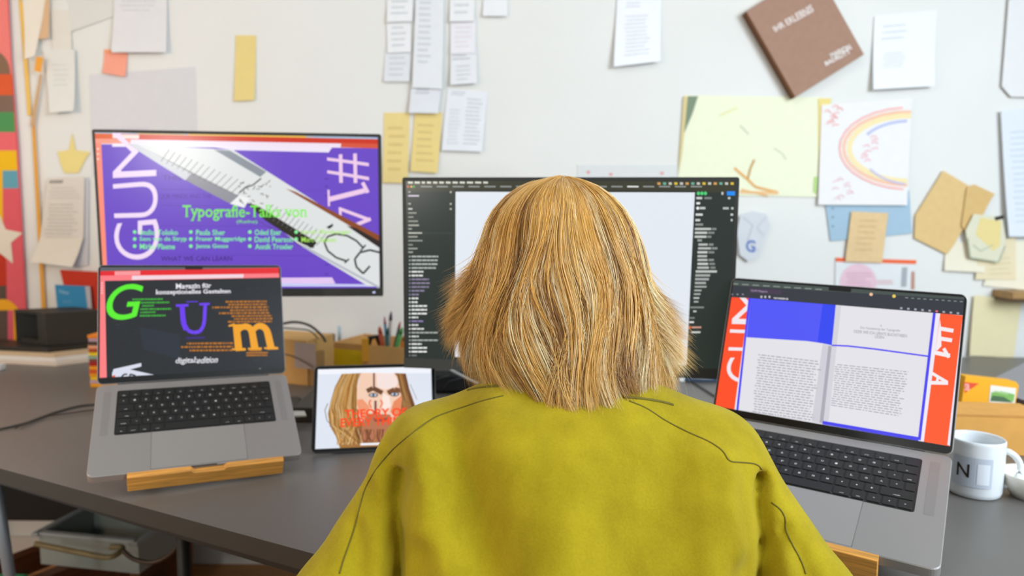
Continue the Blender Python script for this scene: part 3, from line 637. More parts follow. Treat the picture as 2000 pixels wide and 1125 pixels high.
# ------------------------------------------------------------------ laptops on wooden stands
def legend_rows(): return ['`1234567890ß´', 'QWERTZUIOPÜ+', 'ASDFGHJKLÖÄ#', '<YXCVBNM,.-']
def laptop(label, q, stand_label, art, ledge, size=1.0):
    x, y, z, yaw, pt, rl, lid = q
    Wd, Dd = .3557, .2481
    B0 = Matrix.Translation((x*size, y*size, z*size+CZ)) @ rz(yaw) @ rx(pt) @ ry(rl) @ Matrix.Scale(size, 4)
    t = thing('laptop', label, 'laptop', B0)
    m = MB(); m.prism(rrect(Wd, Dd, .012, 6, 0, -Dd/2), -.0155, 0, GREY, bev=.0012)
    m.box((0, -Dd+.0004, -.0006), (.055, .0012, .0014), mat('#2e2d2c', 'plastic')); base = m.build('base', t)
    m = MB(); m.tube([(-Wd*.40, .001, -.004), (Wd*.40, .001, -.004)], .0042, BLK, 10); m.build('hinge', t)
    # keyboard well and keys
    kx, ky0, ky1 = .1415, -.0215, -.1485
    m = MB(); m.prism(rrect(2*kx, ky0-ky1, .004, 3, 0, (ky0+ky1)/2), .00005, .0003, mat('#141615', 'plastic')); kb = m.build('keyboard', t)
    rows = [(['esc']+[f'F{i}' for i in range(1, 13)]+[''], [1]*14), (list('^1234567890ß´')+['<-'], [1]*13+[1.5]), (['tab']+list('QWERTZUIOPÜ+')+['ret'], [1.5]+[1]*12+[1]),
            (['caps']+list('ASDFGHJKLÖÄ#')+[''], [1.75]+[1]*12+[.75]), (['shift', '<']+list('YXCVBNM,.-')+['shift'], [1.25]+[1]*11+[2.25]), (['fn', 'ctrl', 'alt', 'cmd', '', 'cmd', 'alt', '<', '^', '>'], [1, 1, 1, 1.25, 5.1, 1.25, 1, 1, 1, 1])]
    rh = (ky0-ky1-.004)/6
    for r_, (caps, ws) in enumerate(rows):
        tot = sum(ws); ux = (2*kx-.004)/tot; cx = -kx+.002; cy = ky0-.002-rh*(r_+.5)
        for cp, w_ in zip(caps, ws):
            m = MB(); kw, kh = w_*ux-.0026, rh-.0026
            m.prism(rrect(kw, kh, .0014, 2), .0, .0012, KEYM, bev=.0003)
            if cp:
                if len(cp) == 1: s_ = .0038 if cp.isalnum() else .0024; x0, y0, sw = -s_*.42, -s_*.5, s_*.84
                else: s_ = .0018; sw = min(kw*.6, len(cp)*.0017); x0, y0 = -sw/2, -kh*.3
                T = text_tris(cp, .01)
                for tr in T: m.add([(x0+p[0]*sw, y0+p[1]*s_, .00125) for p in tr], [(0, 1, 2)], mat('#d8dad8', 'plastic'))
            m.build('key', kb, Matrix.Translation((cx+w_*ux/2, cy, .0003))); cx += w_*ux
    m = MB(); m.prism(rrect(.160, .0995, .003, 3, 0, -Dd+.054), .00002, .00018, mat('#a3a19f', 'metal', .38))
    for (a, b_) in (((-.0803, -Dd+.1042), (-.0803, -Dd+.004)), ((.0803, -Dd+.1042), (.0803, -Dd+.004)), ((-.0803, -Dd+.1042), (.0803, -Dd+.1042)), ((-.0803, -Dd+.004), (.0803, -Dd+.004))): m.tube([(a[0], a[1], .0001), (b_[0], b_[1], .0001)], .0004, mat('#6d6b69', 'plastic'), 4)
    m.build('trackpad', t)
    for sx in (-1, 1):
        m = MB(); m.prism(rrect(.0125, .125, .002, 2, sx*.158, -.085), .00003, .00016, mat('#918f8d', 'metal')); m.build('speaker_grille', t)
    # lid
    L0 = Matrix.Translation((0, .001, .0)) @ rx(-lid) @ UPR            # x right, y up the lid, z toward viewer
    m = MB(); m.prism(rrect(Wd, .243, .010, 5, 0, .1215), -.0035, 0, GREY, bev=.0008); ld = m.build('lid', t, L0)
    m = MB(); m.prism(rrect(Wd-.0028, .2405, .009, 5, 0, .1217), .00005, .0005, BLK); m.build('bezel', ld)
    A = Art(B0 @ L0, -Wd/2+.0045, Wd/2-.0045, .0135, .238, z=.0006); art(A)
    nb = mat('#0b0c0d', 'gloss', .3)
    A.mb.prism(rrect(.034, .0065, .0015, 2, 0, .2355), A.z, A.z+.0001, nb)
    A.mb.build('screen', ld)
    # wooden stand
    st = thing('laptop_stand', stand_label, 'laptop stand', B0)
    wd = mat('#e0a04a', 'wood'); x0, x1 = ledge; n0, n1 = x0+(x1-x0)*.41, x0+(x1-x0)*.60
    zt, zb = .002, -.031
    prof = [(x0, zb), (x1, zb), (x1, zt), (n1+.006, zt), (n1, zt-.006), (n0, zt-.006), (n0-.006, zt), (x0, zt)]
    # profile lies in x / z ; extrude along y
    Mp = Matrix(((1, 0, 0, 0), (0, 0, 1, -Dd-.013), (0, 1, 0, 0), (0, 0, 0, 1)))
    m = MB(); m.prism(prof[::-1], 0, .0125, wd, Mp, .0008); m.build('front_ledge', st)
    for xx in (x0+.03, x1-.03):
        m = MB(); m.box((xx, -Dd/2-.01, -.0235), (.022, Dd*.8, .0145), wd, bev=.001); m.build('side_rail', st)
        p = B0 @ Vector((xx, -.045, -.031))
        Ml = B0.inverted() @ Matrix.Translation((p.x, p.y, 0)) @ rz(yaw)
        m = MB(); m.box((0, 0, (DZ+.0005+p.z+.004)/2), (.022, .016, p.z+.004-DZ-.0005), wd, Ml, .001); m.build('rear_leg', st)
    p = B0 @ Vector(((x0+x1)/2, -.045, -.031)); Ml = B0.inverted() @ Matrix.Translation((p.x, p.y, 0)) @ rz(yaw)
    m = MB(); m.box((0, 0, DZ+.02), (x1-x0-.06, .012, .018), wd, Ml, .001); m.build('cross_bar', st)
    return t
def art_ll(A):
    A.fill('#25282d')
    P = lambda X, Y: (160+X/2.5, 510+Y/2.5)
    PP = lambda *a: [P(*p) for p in a]
    rr = random.Random(3)
    for k in range(60):
        X, Y = rr.uniform(140, 950), rr.uniform(110, 540); s_ = rr.uniform(8, 30); A.poly(PP((X, Y), (X+s_, Y+2), (X+s_-4, Y+s_*.4), (X-3, Y+s_*.3)), rr.choice(['#2a2e34', '#22252a', '#2c3037']), False)
    A.z += A.step
    A.poly(PP((280, 320), (480, 360), (480, 480), (300, 430)), '#282f3a')
    A.poly(PP((60, 20), (1000, 0), (1000, 34), (60, 52)), '#5c6066'); A.poly(PP((60, 50), (1000, 32), (1000, 62), (60, 76)), '#e6242c'); A.poly(PP((160, 50), (285, 48), (285, 68), (160, 70)), '#f8989c')
    A.poly(PP((60, 72), (1000, 60), (1000, 80), (60, 98)), '#fb7c84'); A.poly(PP((245, 72), (790, 64), (788, 82), (243, 92)), '#f3d6e0'); A.poly(PP((60, 95), (112, 94), (122, 600), (60, 600)), '#fb7f82')
    for y in range(105, 165, 12): A.poly(PP((94, y), (102, y), (102, y+6), (94, y+6)), '#ffc4c8', False)
    A.text('G', PP((112, 292), (280, 282), (302, 110), (132, 116)), '#5bef2c', .005, False, .12)
    for k, (x0, x1) in enumerate(((245, 400), (288, 432), (292, 355), (285, 440), (285, 360), (282, 415))):
        y = 188+k*16; A.lines(PP((x0, y+6), (x1, y+4), (x1, y-6), (x0, y-4)), 1, '#3fb23a', .8, True, k, .05)
    A.text('Magazin für', PP((457, 140), (632, 134), (632, 108), (457, 110)), '#eceaf2', .02, True)
    A.text('konzeptionelles Gestalten', PP((360, 170), (728, 162), (728, 136), (360, 140)), '#eceaf2', .02, True)
    u = '#6d3ff0'
    A.poly(PP((458, 212), (520, 210), (520, 222), (460, 224)), u, False); A.poly(PP((572, 206), (624, 204), (624, 214), (574, 217)), u, False)
    A.strip(PP((492, 215), (496, 270), (502, 310), (518, 340), (545, 350), (575, 345), (592, 320), (598, 290), (602, 212)), 7, u, False); A.strip(PP((488, 216), (494, 300), (508, 335)), 9, u, False)
    A.lines(PP((510, 204), (565, 202), (565, 196), (510, 198)), 1, u, .9, True, 4, .02); A.strip(PP((508, 376), (600, 374)), 3.5, '#3c2780')
    o = '#f0a31c'
    A.text('m', PP((732, 436), (958, 428), (925, 300), (722, 308)), o, .02, True)
    A.strip(PP((750, 436), (800, 433)), 3.4, o, False); A.strip(PP((822, 433), (876, 430)), 3.4, o, False); A.strip(PP((905, 429), (958, 427)), 3.4, o, False); A.strip(PP((716, 318), (745, 308)), 3.4, o)
    for k in range(8):
        y = 200+k*14; x0 = (700, 715, 635, 722, 668, 730, 742, 712)[k]; x1 = (905, 905, 912, 915, 918, 930, 930, 930)[k]; A.lines(PP((x0, y+6), (x1, y+4), (x1, y-6), (x0, y-4)), 1, '#b8721a', .85, True, 20+k, .02)
    for k in range(3):
        y = 404+k*17; x0 = (512, 484, 525)[k]; A.lines(PP((x0, y+6), (738, y+4), (738, y-6), (x0, y-4)), 1, '#b8721a', .85, True, 30+k, .02)
    for k, (x0, x1) in enumerate(((815, 878), (802, 908), (802, 905))):
        y = 438+k*12; A.lines(PP((x0, y+5), (x1, y+4), (x1, y-5), (x0, y-4)), 1, '#c47a1a', .85, True, 40+k, .02)
    A.text('digital:', PP((455, 508), (560, 504), (566, 468), (459, 472)), '#e8e8f0', .012, True)
    A.text('edition', PP((560, 500), (662, 496), (666, 466), (566, 470)), '#e8e8f0', .012, True, .25)
    A.poly(PP((155, 528), (290, 498), (290, 515), (235, 530), (350, 555), (395, 566), (240, 580), (148, 582), (148, 548)), '#d9dcec'); A.poly(PP((148, 562), (162, 556), (165, 582), (148, 582)), '#e0562e')
    A.strip(PP((192, 580), (196, 562), (210, 552), (222, 554)), 3, '#1b1c20', False); A.strip(PP((232, 580), (236, 552), (262, 560), (264, 578)), 3, '#1b1c20', False); A.strip(PP((280, 578), (284, 562)), 3, '#1b1c20')
    for x in (868, 905): A.poly(PP((x-5, 525), (x+5, 524), (x+6, 538), (x-6, 539)), '#e4e8f0', False)
laptop('grey laptop with a dark screen of coloured letters, in front of the purple monitor', (-.6501, 1.4511, -.3404, .4293, .4601, .0269, .7813), 'light wooden stand holding up the left laptop', art_ll, (-.1165, .142), .930)
def art_rl(A):
    A.fill('#d9dade')
    P = lambda X, Y: (1380+X/3.041, 530+Y/3.041)
    PP = lambda *a: [P(*p) for p in a]
    r = '#ff4e24'
    A.poly(PP((40, 120), (262, 130), (175, 850), (20, 830)), r); 
    A.text('M', PP((340, 318), (352, 95), (165, 88), (150, 312)), '#f2e8ee', -.005); A.text('U', PP((330, 475), (338, 352), (140, 345), (130, 470)), '#f2e8ee', -.005); A.text('G', PP((310, 668), (322, 510), (128, 510), (112, 655)), '#f2e8ee', -.005)
    A.poly(PP((262, 150), (1400, 250), (1290, 1015), (180, 835)), '#e9e9ef')
    A.poly(PP((255, 158), (1352, 245), (1255, 1010), (165, 830)), '#e3e2e8')
    A.poly(PP((262, 155), (254, 155), (168, 828), (178, 828)), '#eceaf4')
    A.poly(PP((250, 158), (262, 158), (190, 826), (177, 824)), '#4a3df0')
    A.poly(PP((262, 158), (768, 200), (745, 440), (690, 428), (600, 415), (238, 392)), '#4f55f6'); A.poly(PP((690, 196), (768, 200), (745, 440), (660, 420)), '#3045f0')
    A.poly(PP((690, 432), (745, 445), (692, 905), (625, 890)), '#cfcdd6'); A.poly(PP((725, 441), (748, 446), (694, 905), (672, 898)), '#aaa9b4'); A.poly(PP((770, 204), (800, 207), (725, 890), (693, 905)), '#d3d2da')
    A.strip(PP((744, 440), (840, 444), (1000, 462), (1322, 506)), 3.2, '#5a4ef2')
    A.poly(PP((1345, 245), (1362, 248), (1272, 1005), (1255, 1000)), '#4a42ee'); A.poly(PP((1362, 248), (1386, 250), (1290, 1012), (1272, 1008)), '#eeeaf6')
    A.poly(PP((692, 888), (1262, 985), (1258, 1008), (688, 908)), '#4541ee')
    A.poly(PP((1388, 250), (1560, 268), (1460, 1050), (1290, 1012)), '#ff5a2a')
    w_ = '#f4ecf0'
    A.strip(PP((1385, 340), (1466, 354)), 7.5, w_, False); A.strip(PP((1378, 398), (1458, 411)), 7.5, w_, False); A.poly(PP((1386, 285), (1392, 330), (1395, 445), (1372, 470), (1360, 470)), w_, False)
    A.strip(PP((1352, 482), (1445, 502)), 8, w_, False); A.strip(PP((1408, 458), (1440, 512)), 6.5, w_, False)
    A.strip(PP((1338, 605), (1430, 660)), 6, w_, False); A.strip(PP((1332, 662), (1434, 664)), 7, w_, False); A.strip(PP((1375, 625), (1365, 672)), 5, w_, False)
    A.z += A.step
    A.poly(PP((1522, 262), (1560, 268), (1462, 1045), (1430, 1030)), '#ece6f4')
    t_ = '#a09fa8'
    A.lines(PP((270, 838), (645, 893), (688, 530), (305, 486)), 23, t_, .34, True, 51, .12); A.lines(PP((738, 800), (1165, 868), (1202, 590), (765, 545)), 19, t_, .34, True, 52, .10)
    A.text('Die Gestaltung der Typografie', PP((915, 346), (1150, 364), (1150, 346), (915, 328)), '#86858e'); A.text('ODER WIE ICH LERNTE BUCHSTABEN', PP((875, 366), (1190, 394), (1190, 376), (875, 348)), '#86858e')
    A.text('LESEN', PP((1000, 396), (1055, 402), (1055, 386), (1000, 380)), '#86858e'); A.text('A', PP((1032, 330), (1042, 331), (1042, 316), (1032, 315)), '#86858e')
    # browser bars
    A.poly(PP((40, 20), (1640, 130), (1640, 272), (262, 160), (40, 150)), '#33363f'); A.poly(PP((40, 20), (1640, 130), (1640, 175), (40, 78)), '#45504c'); A.poly(PP((258, 100), (445, 112), (445, 140), (255, 128)), '#44384e')
    A.text('GUM Magazin', PP((265, 124), (362, 130), (362, 116), (265, 110)), '#b8a8c8'); A.text('gum-magazin.de', PP((400, 166), (486, 172), (486, 158), (400, 152)), '#f0f0f4', .02)
    for x in (322, 345, 370): A.poly(PP((x, 146), (x+10, 147), (x+10, 160), (x, 159)), '#c8c8d0', False)
    for x in (148, 180, 212): A.poly(PP((x, 134), (x+10, 135), (x+10, 142), (x, 141)), '#9a9aa4', False)
    for k, x in enumerate(range(1150, 1540, 42)): y = 214+(x-1150)*.09; A.poly(PP((x, y), (x+14, y+1), (x+14, y+12), (x, y+11)), '#a8a8b4' if k != 5 else '#e07080', False)
    for x, c in ((968, '#f4c4a0'), (1104, '#f0d060')): A.poly([P(x+10+11*math.cos(a), 138+(x-968)*.08+10*math.sin(a)) for a in (0, .8, 1.6, 2.4, 3.1, 3.9, 4.7, 5.5)], c, False)
    for k, x in enumerate(range(1180, 1540, 36)): A.poly(PP((x, 155+(x-1180)*.07), (x+18, 156+(x-1180)*.07), (x+18, 162+(x-1180)*.07), (x, 161+(x-1180)*.07)), '#7c8a84', False)
    for k in range(9): x = 150+k*62; A.poly(PP((x, 72+(x-150)*.065), (x+40, 74+(x-150)*.065), (x+40, 80+(x-150)*.065), (x, 78+(x-150)*.065)), '#8a948e', False)
    A.z += A.step
laptop('grey laptop showing an open book page between orange bars, right of the person', (.4948, 1.1119, -.3419, -.5822, .3023, .021, .6188), 'light wooden stand under the right laptop', art_rl, (-.140, .112))

# ------------------------------------------------------------------ tablet
x, y, z, yaw, tl_ = (-.2778, 1.4304, -.3896, .159, .4917)
Mw = Matrix.Translation((x*.966, y*.966, z*.966+CZ)) @ rz(yaw) @ rx(-tl_) @ UPR @ Matrix.Scale(.966, 4)
tb = thing('tablet', 'tablet with a portrait under orange words, leaning between left laptop and person', 'tablet', Mw)
m = MB(); m.prism(rrect(.2476, .1785, .012, 6), -.0060, -.0004, mat('#6f7170', 'metal'), bev=.0008); m.build('housing', tb)
m = MB(); m.prism(rrect(.2456, .1765, .011, 6), -.0003, .0001, BLK); m.build('bezel', tb)
A = Art(Mw, -.1158, .1158, -.0812, .0812, z=.0002); A.fill('#dfe6f2')
P = lambda X, Y: (600+X/5.92, 700+Y/5.92)
PP = lambda *a: [P(*p) for p in a]
A.poly(PP((100, 60), (1450, 60), (1450, 170), (100, 185)), '#f2f4fc')
A.poly(PP((400, 180), (620, 170), (590, 260), (560, 420), (570, 560), (650, 800), (800, 900), (1010, 1010), (380, 1040), (330, 900), (260, 780), (240, 640), (270, 500), (320, 330)), '#a8763a')
A.poly(PP((1010, 170), (1140, 175), (1180, 350), (1250, 550), (1200, 900), (1000, 1010), (780, 900), (1080, 560), (1100, 420)), '#8a5c34')
A.poly(PP((620, 168), (1010, 172), (1075, 260), (1095, 420), (1085, 580), (1040, 720), (960, 850), (860, 930), (760, 900), (660, 790), (585, 600), (562, 440), (590, 300)), '#f3cdb4')
A.poly(PP((800, 170), (1000, 172), (1060, 270), (1020, 330), (900, 360), (810, 330)), '#f6e2dc'); A.poly(PP((562, 480), (640, 470), (720, 560), (700, 760), (620, 690)), '#ef9a72')
A.poly(PP((1000, 500), (1090, 430), (1085, 580), (1030, 700), (960, 620)), '#ea8a5e'); A.poly(PP((880, 400), (950, 440), (970, 560), (900, 590), (850, 560)), '#fbe6dc')
A.strip(PP((690, 380), (760, 345), (870, 400)), 9, '#6a442c'); A.strip(PP((930, 400), (1010, 360), (1085, 375)), 9, '#7a4c30')
for cx, cy in ((765, 425), (1010, 415)):
    A.poly([P(cx+56*math.cos(a*.5236), cy+27*math.sin(a*.5236)) for a in range(12)], '#5a3a30'); A.poly([P(cx+40*math.cos(a*.5236), cy+17*math.sin(a*.5236)) for a in range(12)], '#c8d0dc'); A.poly([P(cx+16*math.cos(a*.5236), cy+17*math.sin(a*.5236)) for a in range(12)], '#3a5878')
A.strip(PP((772, 170), (772, 345)), 3.5, '#6e4a44'); A.strip(PP((790, 490), (790, 960)), 4.5, '#70423a'); A.poly(PP((740, 800), (860, 790), (900, 860), (830, 960), (720, 900)), '#5a3226')
A.poly(PP((700, 640), (960, 650), (1000, 800), (900, 940), (640, 980), (600, 820)), '#b87452'); A.poly(PP((760, 690), (940, 690), (900, 730), (780, 735)), '#9c4a3a')
rr = random.Random(8)
for k in range(70):
    t = rr.random(); x0 = 430+t*170; xm = 270+t*300; x1 = 340+rr.random()*330
    A.strip(PP((x0, 180), ((x0+xm)/2-10, 330), (xm+rr.uniform(-20, 10), 560), (xm+20+rr.uniform(-30, 60), 780), (x1, 1000)), rr.uniform(1, 2.6), rr.choice(['#c8954e', '#8a5a2a', '#d9b070', '#b07a38', '#6e4622', '#e4c48c']), False)
for k in range(34):
    x0 = rr.uniform(1030, 1140); A.strip(PP((x0, 178), (x0+40, 360), (x0+60+rr.uniform(0, 50), 560), (x0+rr.uniform(-60, 90), 760), (x0-rr.uniform(20, 200), 980)), rr.uniform(1, 2.2), rr.choice(['#9a6a3c', '#704626', '#b88850', '#5c3a20']), False)
for k in range(30):
    x0 = rr.uniform(420, 900); A.strip(PP((x0, 820), (x0+rr.uniform(-30, 30), 910), (x0+rr.uniform(-50, 50), 1010)), rr.uniform(1, 2), rr.choice(['#8a5230', '#b87844', '#6a3a22']), False)
A.z += A.step; A.strip(PP((240, 520), (205, 600), (230, 720), (300, 800)), 1.6, '#8a7a66'); A.strip(PP((1190, 300), (1270, 480)), 1.2, '#9a8a7a')
A.text('THEORY OF', PP((430, 690), (1150, 668), (1150, 570), (430, 595)), '#fa4a16', .032); A.text('EVERY THING', PP((385, 798), (1180, 760), (1180, 670), (385, 695)), '#fa4a16', .032)
A.strip(PP((735, 480), (715, 520), (740, 575)), 3, '#f0703c'); A.strip(PP((850, 480), (870, 520), (845, 575)), 3, '#f0703c'); A.strip(PP((615, 995), (960, 985)), 4.5, '#f4f2f8')
A.mb.build('screen', tb)
m = MB(); p = Mw @ Vector((0, .01, -.007)); Ml = Mw.inverted() @ Matrix.Translation((p.x, p.y, 0)) @ rz(yaw)
m.prism([(.002, DZ+.0008), (.075, DZ+.0008), (.012, p.z-.002), (.002, p.z-.012)], -.085, .085, mat('#2b2d2c', 'plastic'), Ml @ Matrix(((0, 0, 1, 0), (1, 0, 0, 0), (0, 1, 0, 0), (0, 0, 0, 1)))); m.build('folding_stand', tb)
# ================================================================== things on and under the desk
def desk_pt(px, py, z=DZ): return on_z(px, py, z)
def block(name, label, cat, foot, h, m_, parent=None, z=DZ, bev=.001, group=None):
    """box standing on the desk: foot = three pixel points of its footprint (near-left, near-right, far-right)"""
    a, b_, c_ = (on_z(px, py, z) for px, py in foot)
    d = a+(c_-b_)
    cen = (a+b_+c_+d)/4; ux = (b_-a); wd = ux.length; ux.normalize(); dp = (c_-b_).length
    M = Matrix.Translation((cen.x, cen.y, z)) @ rz(math.atan2(ux.y, ux.x))
    m = MB(); m.box((0, 0, h/2), (wd, dp, h), m_, bev=bev); o = m.build(name, parent, M); 
    if label: tag(o, label, cat, group)
    return o, M, wd, dp
# pile of books and papers at the far left, black box on it
def slab(name, label, cat, x, y, z, wd, dp, h, yaw, m_, extra=None):
    M = Matrix.Translation((x, y, z)) @ rz(yaw); m = MB(); m.box((0, 0, h/2), (wd, dp, h), m_, bev=min(.0015, h/3)); return tag(m.build(name, None, M), label, cat)
pc = on_z(112, 716, DZ)      # the corner of the pile that points to the camera
def pile(dx, wd, dp, zz, h, col, name, label, cat, kind='paper', yaw=-.75):
    # corner-first: local box whose near corner sits at pc + dx
    M = Matrix.Translation((pc.x+dx, pc.y+.006, zz)) @ rz(yaw) ; m = MB()
    m.box((-wd/2, dp/2, h/2), (wd, dp, h), mat(col, kind), bev=min(.0015, h/3)); return tag(m.build(name, None, M), label, cat)
yw = -.32
def pile2(dx, dy, wl, wr, zz, h, col, name, label, cat, kind='paper'):
    m = MB()
    # footprint: near corner, left arm going left and slightly back, right arm going right and back
    c0 = Vector((pc.x+dx, pc.y+dy)); l = c0+Vector((-wl, wl*.17)); r_ = c0+Vector((wr, wr*1.0)); f = l+(r_-c0)
    m.prism([tuple(c0), tuple(r_), tuple(f), tuple(l)], zz, zz+h, mat(col, kind), bev=min(.0012, h/3)); return tag(m.build(name, None, None, True), label, cat)
pile2(0, 0, .45, .14, DZ, .010, '#d8cec2', 'paper_stack', 'bottom stack of pale paper at the far left of the desk', 'papers')
pile2(-.01, .01, .45, .125, DZ+.0105, .013, '#e2e0dd', 'book', 'white book on the paper stack at the far left', 'book')
pile2(-.02, .02, .42, .11, DZ+.024, .010, '#cbb493', 'book', 'tan book between the white book and the black tray', 'book')
bt = pile2(-.05, .04, .40, .09, DZ+.0345, .013, '#2b2721', 'tray', 'flat dark tray under the black box at the far left', 'tray', 'plastic')
bb = thing('storage_box', 'black open fronted box on the book pile under the blue card', 'box')
zb = DZ+.048; bm_ = mat('#2a261d', 'plastic', .6); ym = on_y
c0 = on_z(92, 676, zb); s1 = Vector((-.13, .10, 0)); s2 = Vector((.135, .075, 0))
Mx = Matrix.Translation((c0.x, c0.y, zb)); bh_ = on_y(92, 612, c0.y).z-zb
m = MB(); m.prism([(0, 0), (s2.x, s2.y), (s2.x-.045, s2.y+.03), (-.045, .03)], 0, bh_, bm_, Mx, .002); m.build('front_block', bb)
m = MB(); m.prism([(-.045, .031), (s2.x-.045, s2.y+.031), (s2.x-.13, s2.y+.075), (-.13, .075)], 0, .012, bm_, Mx); m.build('bottom', bb)
m = MB(); m.prism([(-.045, .031), (s2.x-.045, s2.y+.031), (s2.x-.14, s2.y+.08), (-.15, .08)], bh_-.008, bh_, bm_, Mx); m.build('lid', bb)
m = MB(); m.prism([(s2.x-.052, s2.y+.032), (s2.x-.045, s2.y+.031), (s2.x-.13, s2.y+.075), (s2.x-.138, s2.y+.074)], .0125, bh_-.008, mat('#12110e', 'plastic'), Mx); m.build('side_panel', bb)
m = MB(); m.prism([(-.15, .081), (s2.x-.14, s2.y+.081), (s2.x-.14, s2.y+.084), (-.15, .084)], 0, bh_, mat('#12110e', 'plastic'), Mx); m.build('back_panel', bb)
# red booklet and blue card against the wall
wall_art('booklet', 'red booklet standing on the wall ledge behind the blue card', 'booklet', [(117, 527), (190, 531), (190, 608), (136, 606)], None, WY-.02, .004, '#c62f10')
wall_art('card', 'blue card with faint white writing behind the black box', 'card', [(107, 556), (174, 559), (178, 606), (112, 603)], lambda A: (A.poly([(166, 559), (176, 559), (180, 607), (172, 606)], '#b8b4bc'), A.text('Neu', [(116, 573), (134, 575), (134, 567), (116, 565)], '#9fc6e0'), A.lines([(122, 592), (142, 593), (142, 586), (122, 585)], 2, '#6aa6cc', .4, True, 61)), WY-.032, .003, '#2f88b8')
p = on_z(2, 724, DZ); m = MB(); m.prism(rrect(.05, .03, .006, 3), 0, .018, mat('#e2e0e2', 'plastic'), Matrix.Translation((p.x-.025, p.y+.01, DZ)), .002); tag(m.build('charger_block', None, None, True), 'small white plastic block at the left edge of the desk', 'charger')
# stack of coloured booklets behind the left laptop
cols = ['#f2a70c', '#c0a0b0', '#f0c80e', '#e89a10', '#d8541c', '#ef9f12', '#b01c0c', '#8a3a34', '#8fb0a0', '#ecd010', '#b04a24', '#e8a480', '#4a3a30', '#b89ab0', '#f08a14']
base = on_z(180, 756, DZ); zz = DZ; hh = (on_y(180, 654, base.y).z-DZ)/len(cols)
names = ['bright orange', 'mauve', 'lemon yellow', 'amber', 'rust orange', 'golden', 'deep red', 'dull brick', 'sage green', 'yellow green', 'brown red', 'salmon', 'dark brown', 'lilac', 'topmost orange']
for k, c in enumerate(cols):
    m = MB(); m.prism(rrect(.135, .17, .002, 1), 0, hh*.93, mat(c, 'paper'), bev=.0008)
    o = m.build('booklet', None, Matrix.Translation((base.x+.062+rng.uniform(-.0015, .0015), base.y+.085, zz)) @ rz(rng.uniform(-.02, .02))); zz += hh
    tag(o, f'{names[k]} booklet in the coloured stack behind the left laptop' + (', lowest of all' if k == 0 else ''), 'booklet', 'stacked coloured booklets')
# cardboard boxes behind the tablet
CB = mat('#d6a866', 'card')
ctn = thing('cardboard_box', 'long low cardboard box with a yellow note, holding pens behind the tablet', 'box')
yb_ = 2.02; a = on_y(650, 668, yb_); b_ = on_y(812, 678, yb_-.10); h_ = a.z-DZ
ux = Vector((b_.x-a.x, b_.y-a.y, 0)); L_ = ux.length; ang = math.atan2(ux.y, ux.x)
Mx = Matrix.Translation((a.x, a.y, DZ)) @ rz(ang); ctn.matrix_world = Mx
m = MB(); m.box((L_/2, .002, h_/2), (L_, .004, h_), CB); m.build('front_panel', ctn)
m = MB(); m.box((L_/2, .158, h_/2), (L_, .004, h_), CB); m.build('back_panel', ctn)
for xx in (.002, L_-.002):
    m = MB(); m.box((xx, .08, h_/2), (.004, .152, h_), CB); m.build('end_panel', ctn)
m = MB(); m.box((L_/2, .08, .003), (L_-.01, .15, .005), CB); m.build('bottom', ctn)
nn = MB(); n0 = Mx.inverted() @ on_plane(651, 680, Mx.translation, Mx.to_3x3() @ Vector((0, 1, 0))); n1 = Mx.inverted() @ on_plane(709, 712, Mx.translation, Mx.to_3x3() @ Vector((0, 1, 0)))
nn.box(((n0.x+n1.x)/2, -.002, (n0.z+n1.z)/2-.006), (n1.x-n0.x, .001, n0.z-n1.z+.012), mat('#f2d012', 'paper')); tag(nn.build('sticky_note', None, Mx), 'yellow sticky note on the front of the long cardboard box', 'note')
# second box with the address label
Mx2 = None
a = on_y(554, 656, 1.95); b_ = on_y(668, 668, 1.88); ux = Vector((b_.x-a.x, b_.y-a.y, 0)); L2 = ux.length; ang2 = math.atan2(ux.y, ux.x); h2 = a.z-DZ
Mx2 = Matrix.Translation((a.x-.066, a.y-.012, DZ)) @ rz(ang2)
cb2 = thing('cardboard_box', 'cardboard parcel with a grey address label beside the left laptop', 'box', Mx2)
m = MB(); m.box((L2*.42, .06, h2/2), (L2*.84, .12, h2), CB, bev=.001); m.build('carton', cb2)
inv = Mx2.inverted(); nrm = Mx2.to_3x3() @ Vector((0, 1, 0))
q0 = inv @ on_plane(575, 668, Mx2.translation, nrm); q1 = inv @ on_plane(617, 722, Mx2.translation, nrm)
m = MB(); m.box(((q0.x+q1.x)/2, -.0006, (q0.z+q1.z)/2), (q1.x-q0.x, .001, q0.z-q1.z), mat('#b7a9a4', 'paper')); m.build('label_sticker', cb2)
m = MB(); m.box((L2*.885, .030, h2*.36), (L2*.08, .05, h2*.72), mat('#a8824e', 'card')); m.build('side_flap', cb2)
p = on_y(634, 656, 2.095); m = MB(); m.box((p.x-.006, 2.12, (DZ+p.z)/2), (.05, .05, p.z-DZ), mat('#15151a', 'plastic'), bev=.003)
tag(m.build('power_adapter', None, None, True), 'black power adapter standing between the two cardboard boxes', 'adapter')
# black dock beside left laptop, dark cable spool
p = on_z(597, 826, DZ)
m = MB(); m.prism(rrect(.11, .17, .008, 4), 0, .034, mat('#322d22', 'plastic', .6), Matrix.Translation((p.x+.024, p.y+.085, DZ)), .002)
tag(m.build('docking_station', None, None, True), 'flat dark box between the left laptop and the tablet', 'dock')
p = on_y(578, 770, 1.45); m = MB(); m.prism([(-.020, -.012), (.016, -.004), (.002, .03), (-.02, .03)], 0, .003, mat('#d8d6cc', 'paper'), Matrix.Translation((p.x, 1.47, DZ+.0345))); tag(m.build('paper_scrap', None, None, True), 'small pale paper scrap behind the left laptop corner', 'paper')
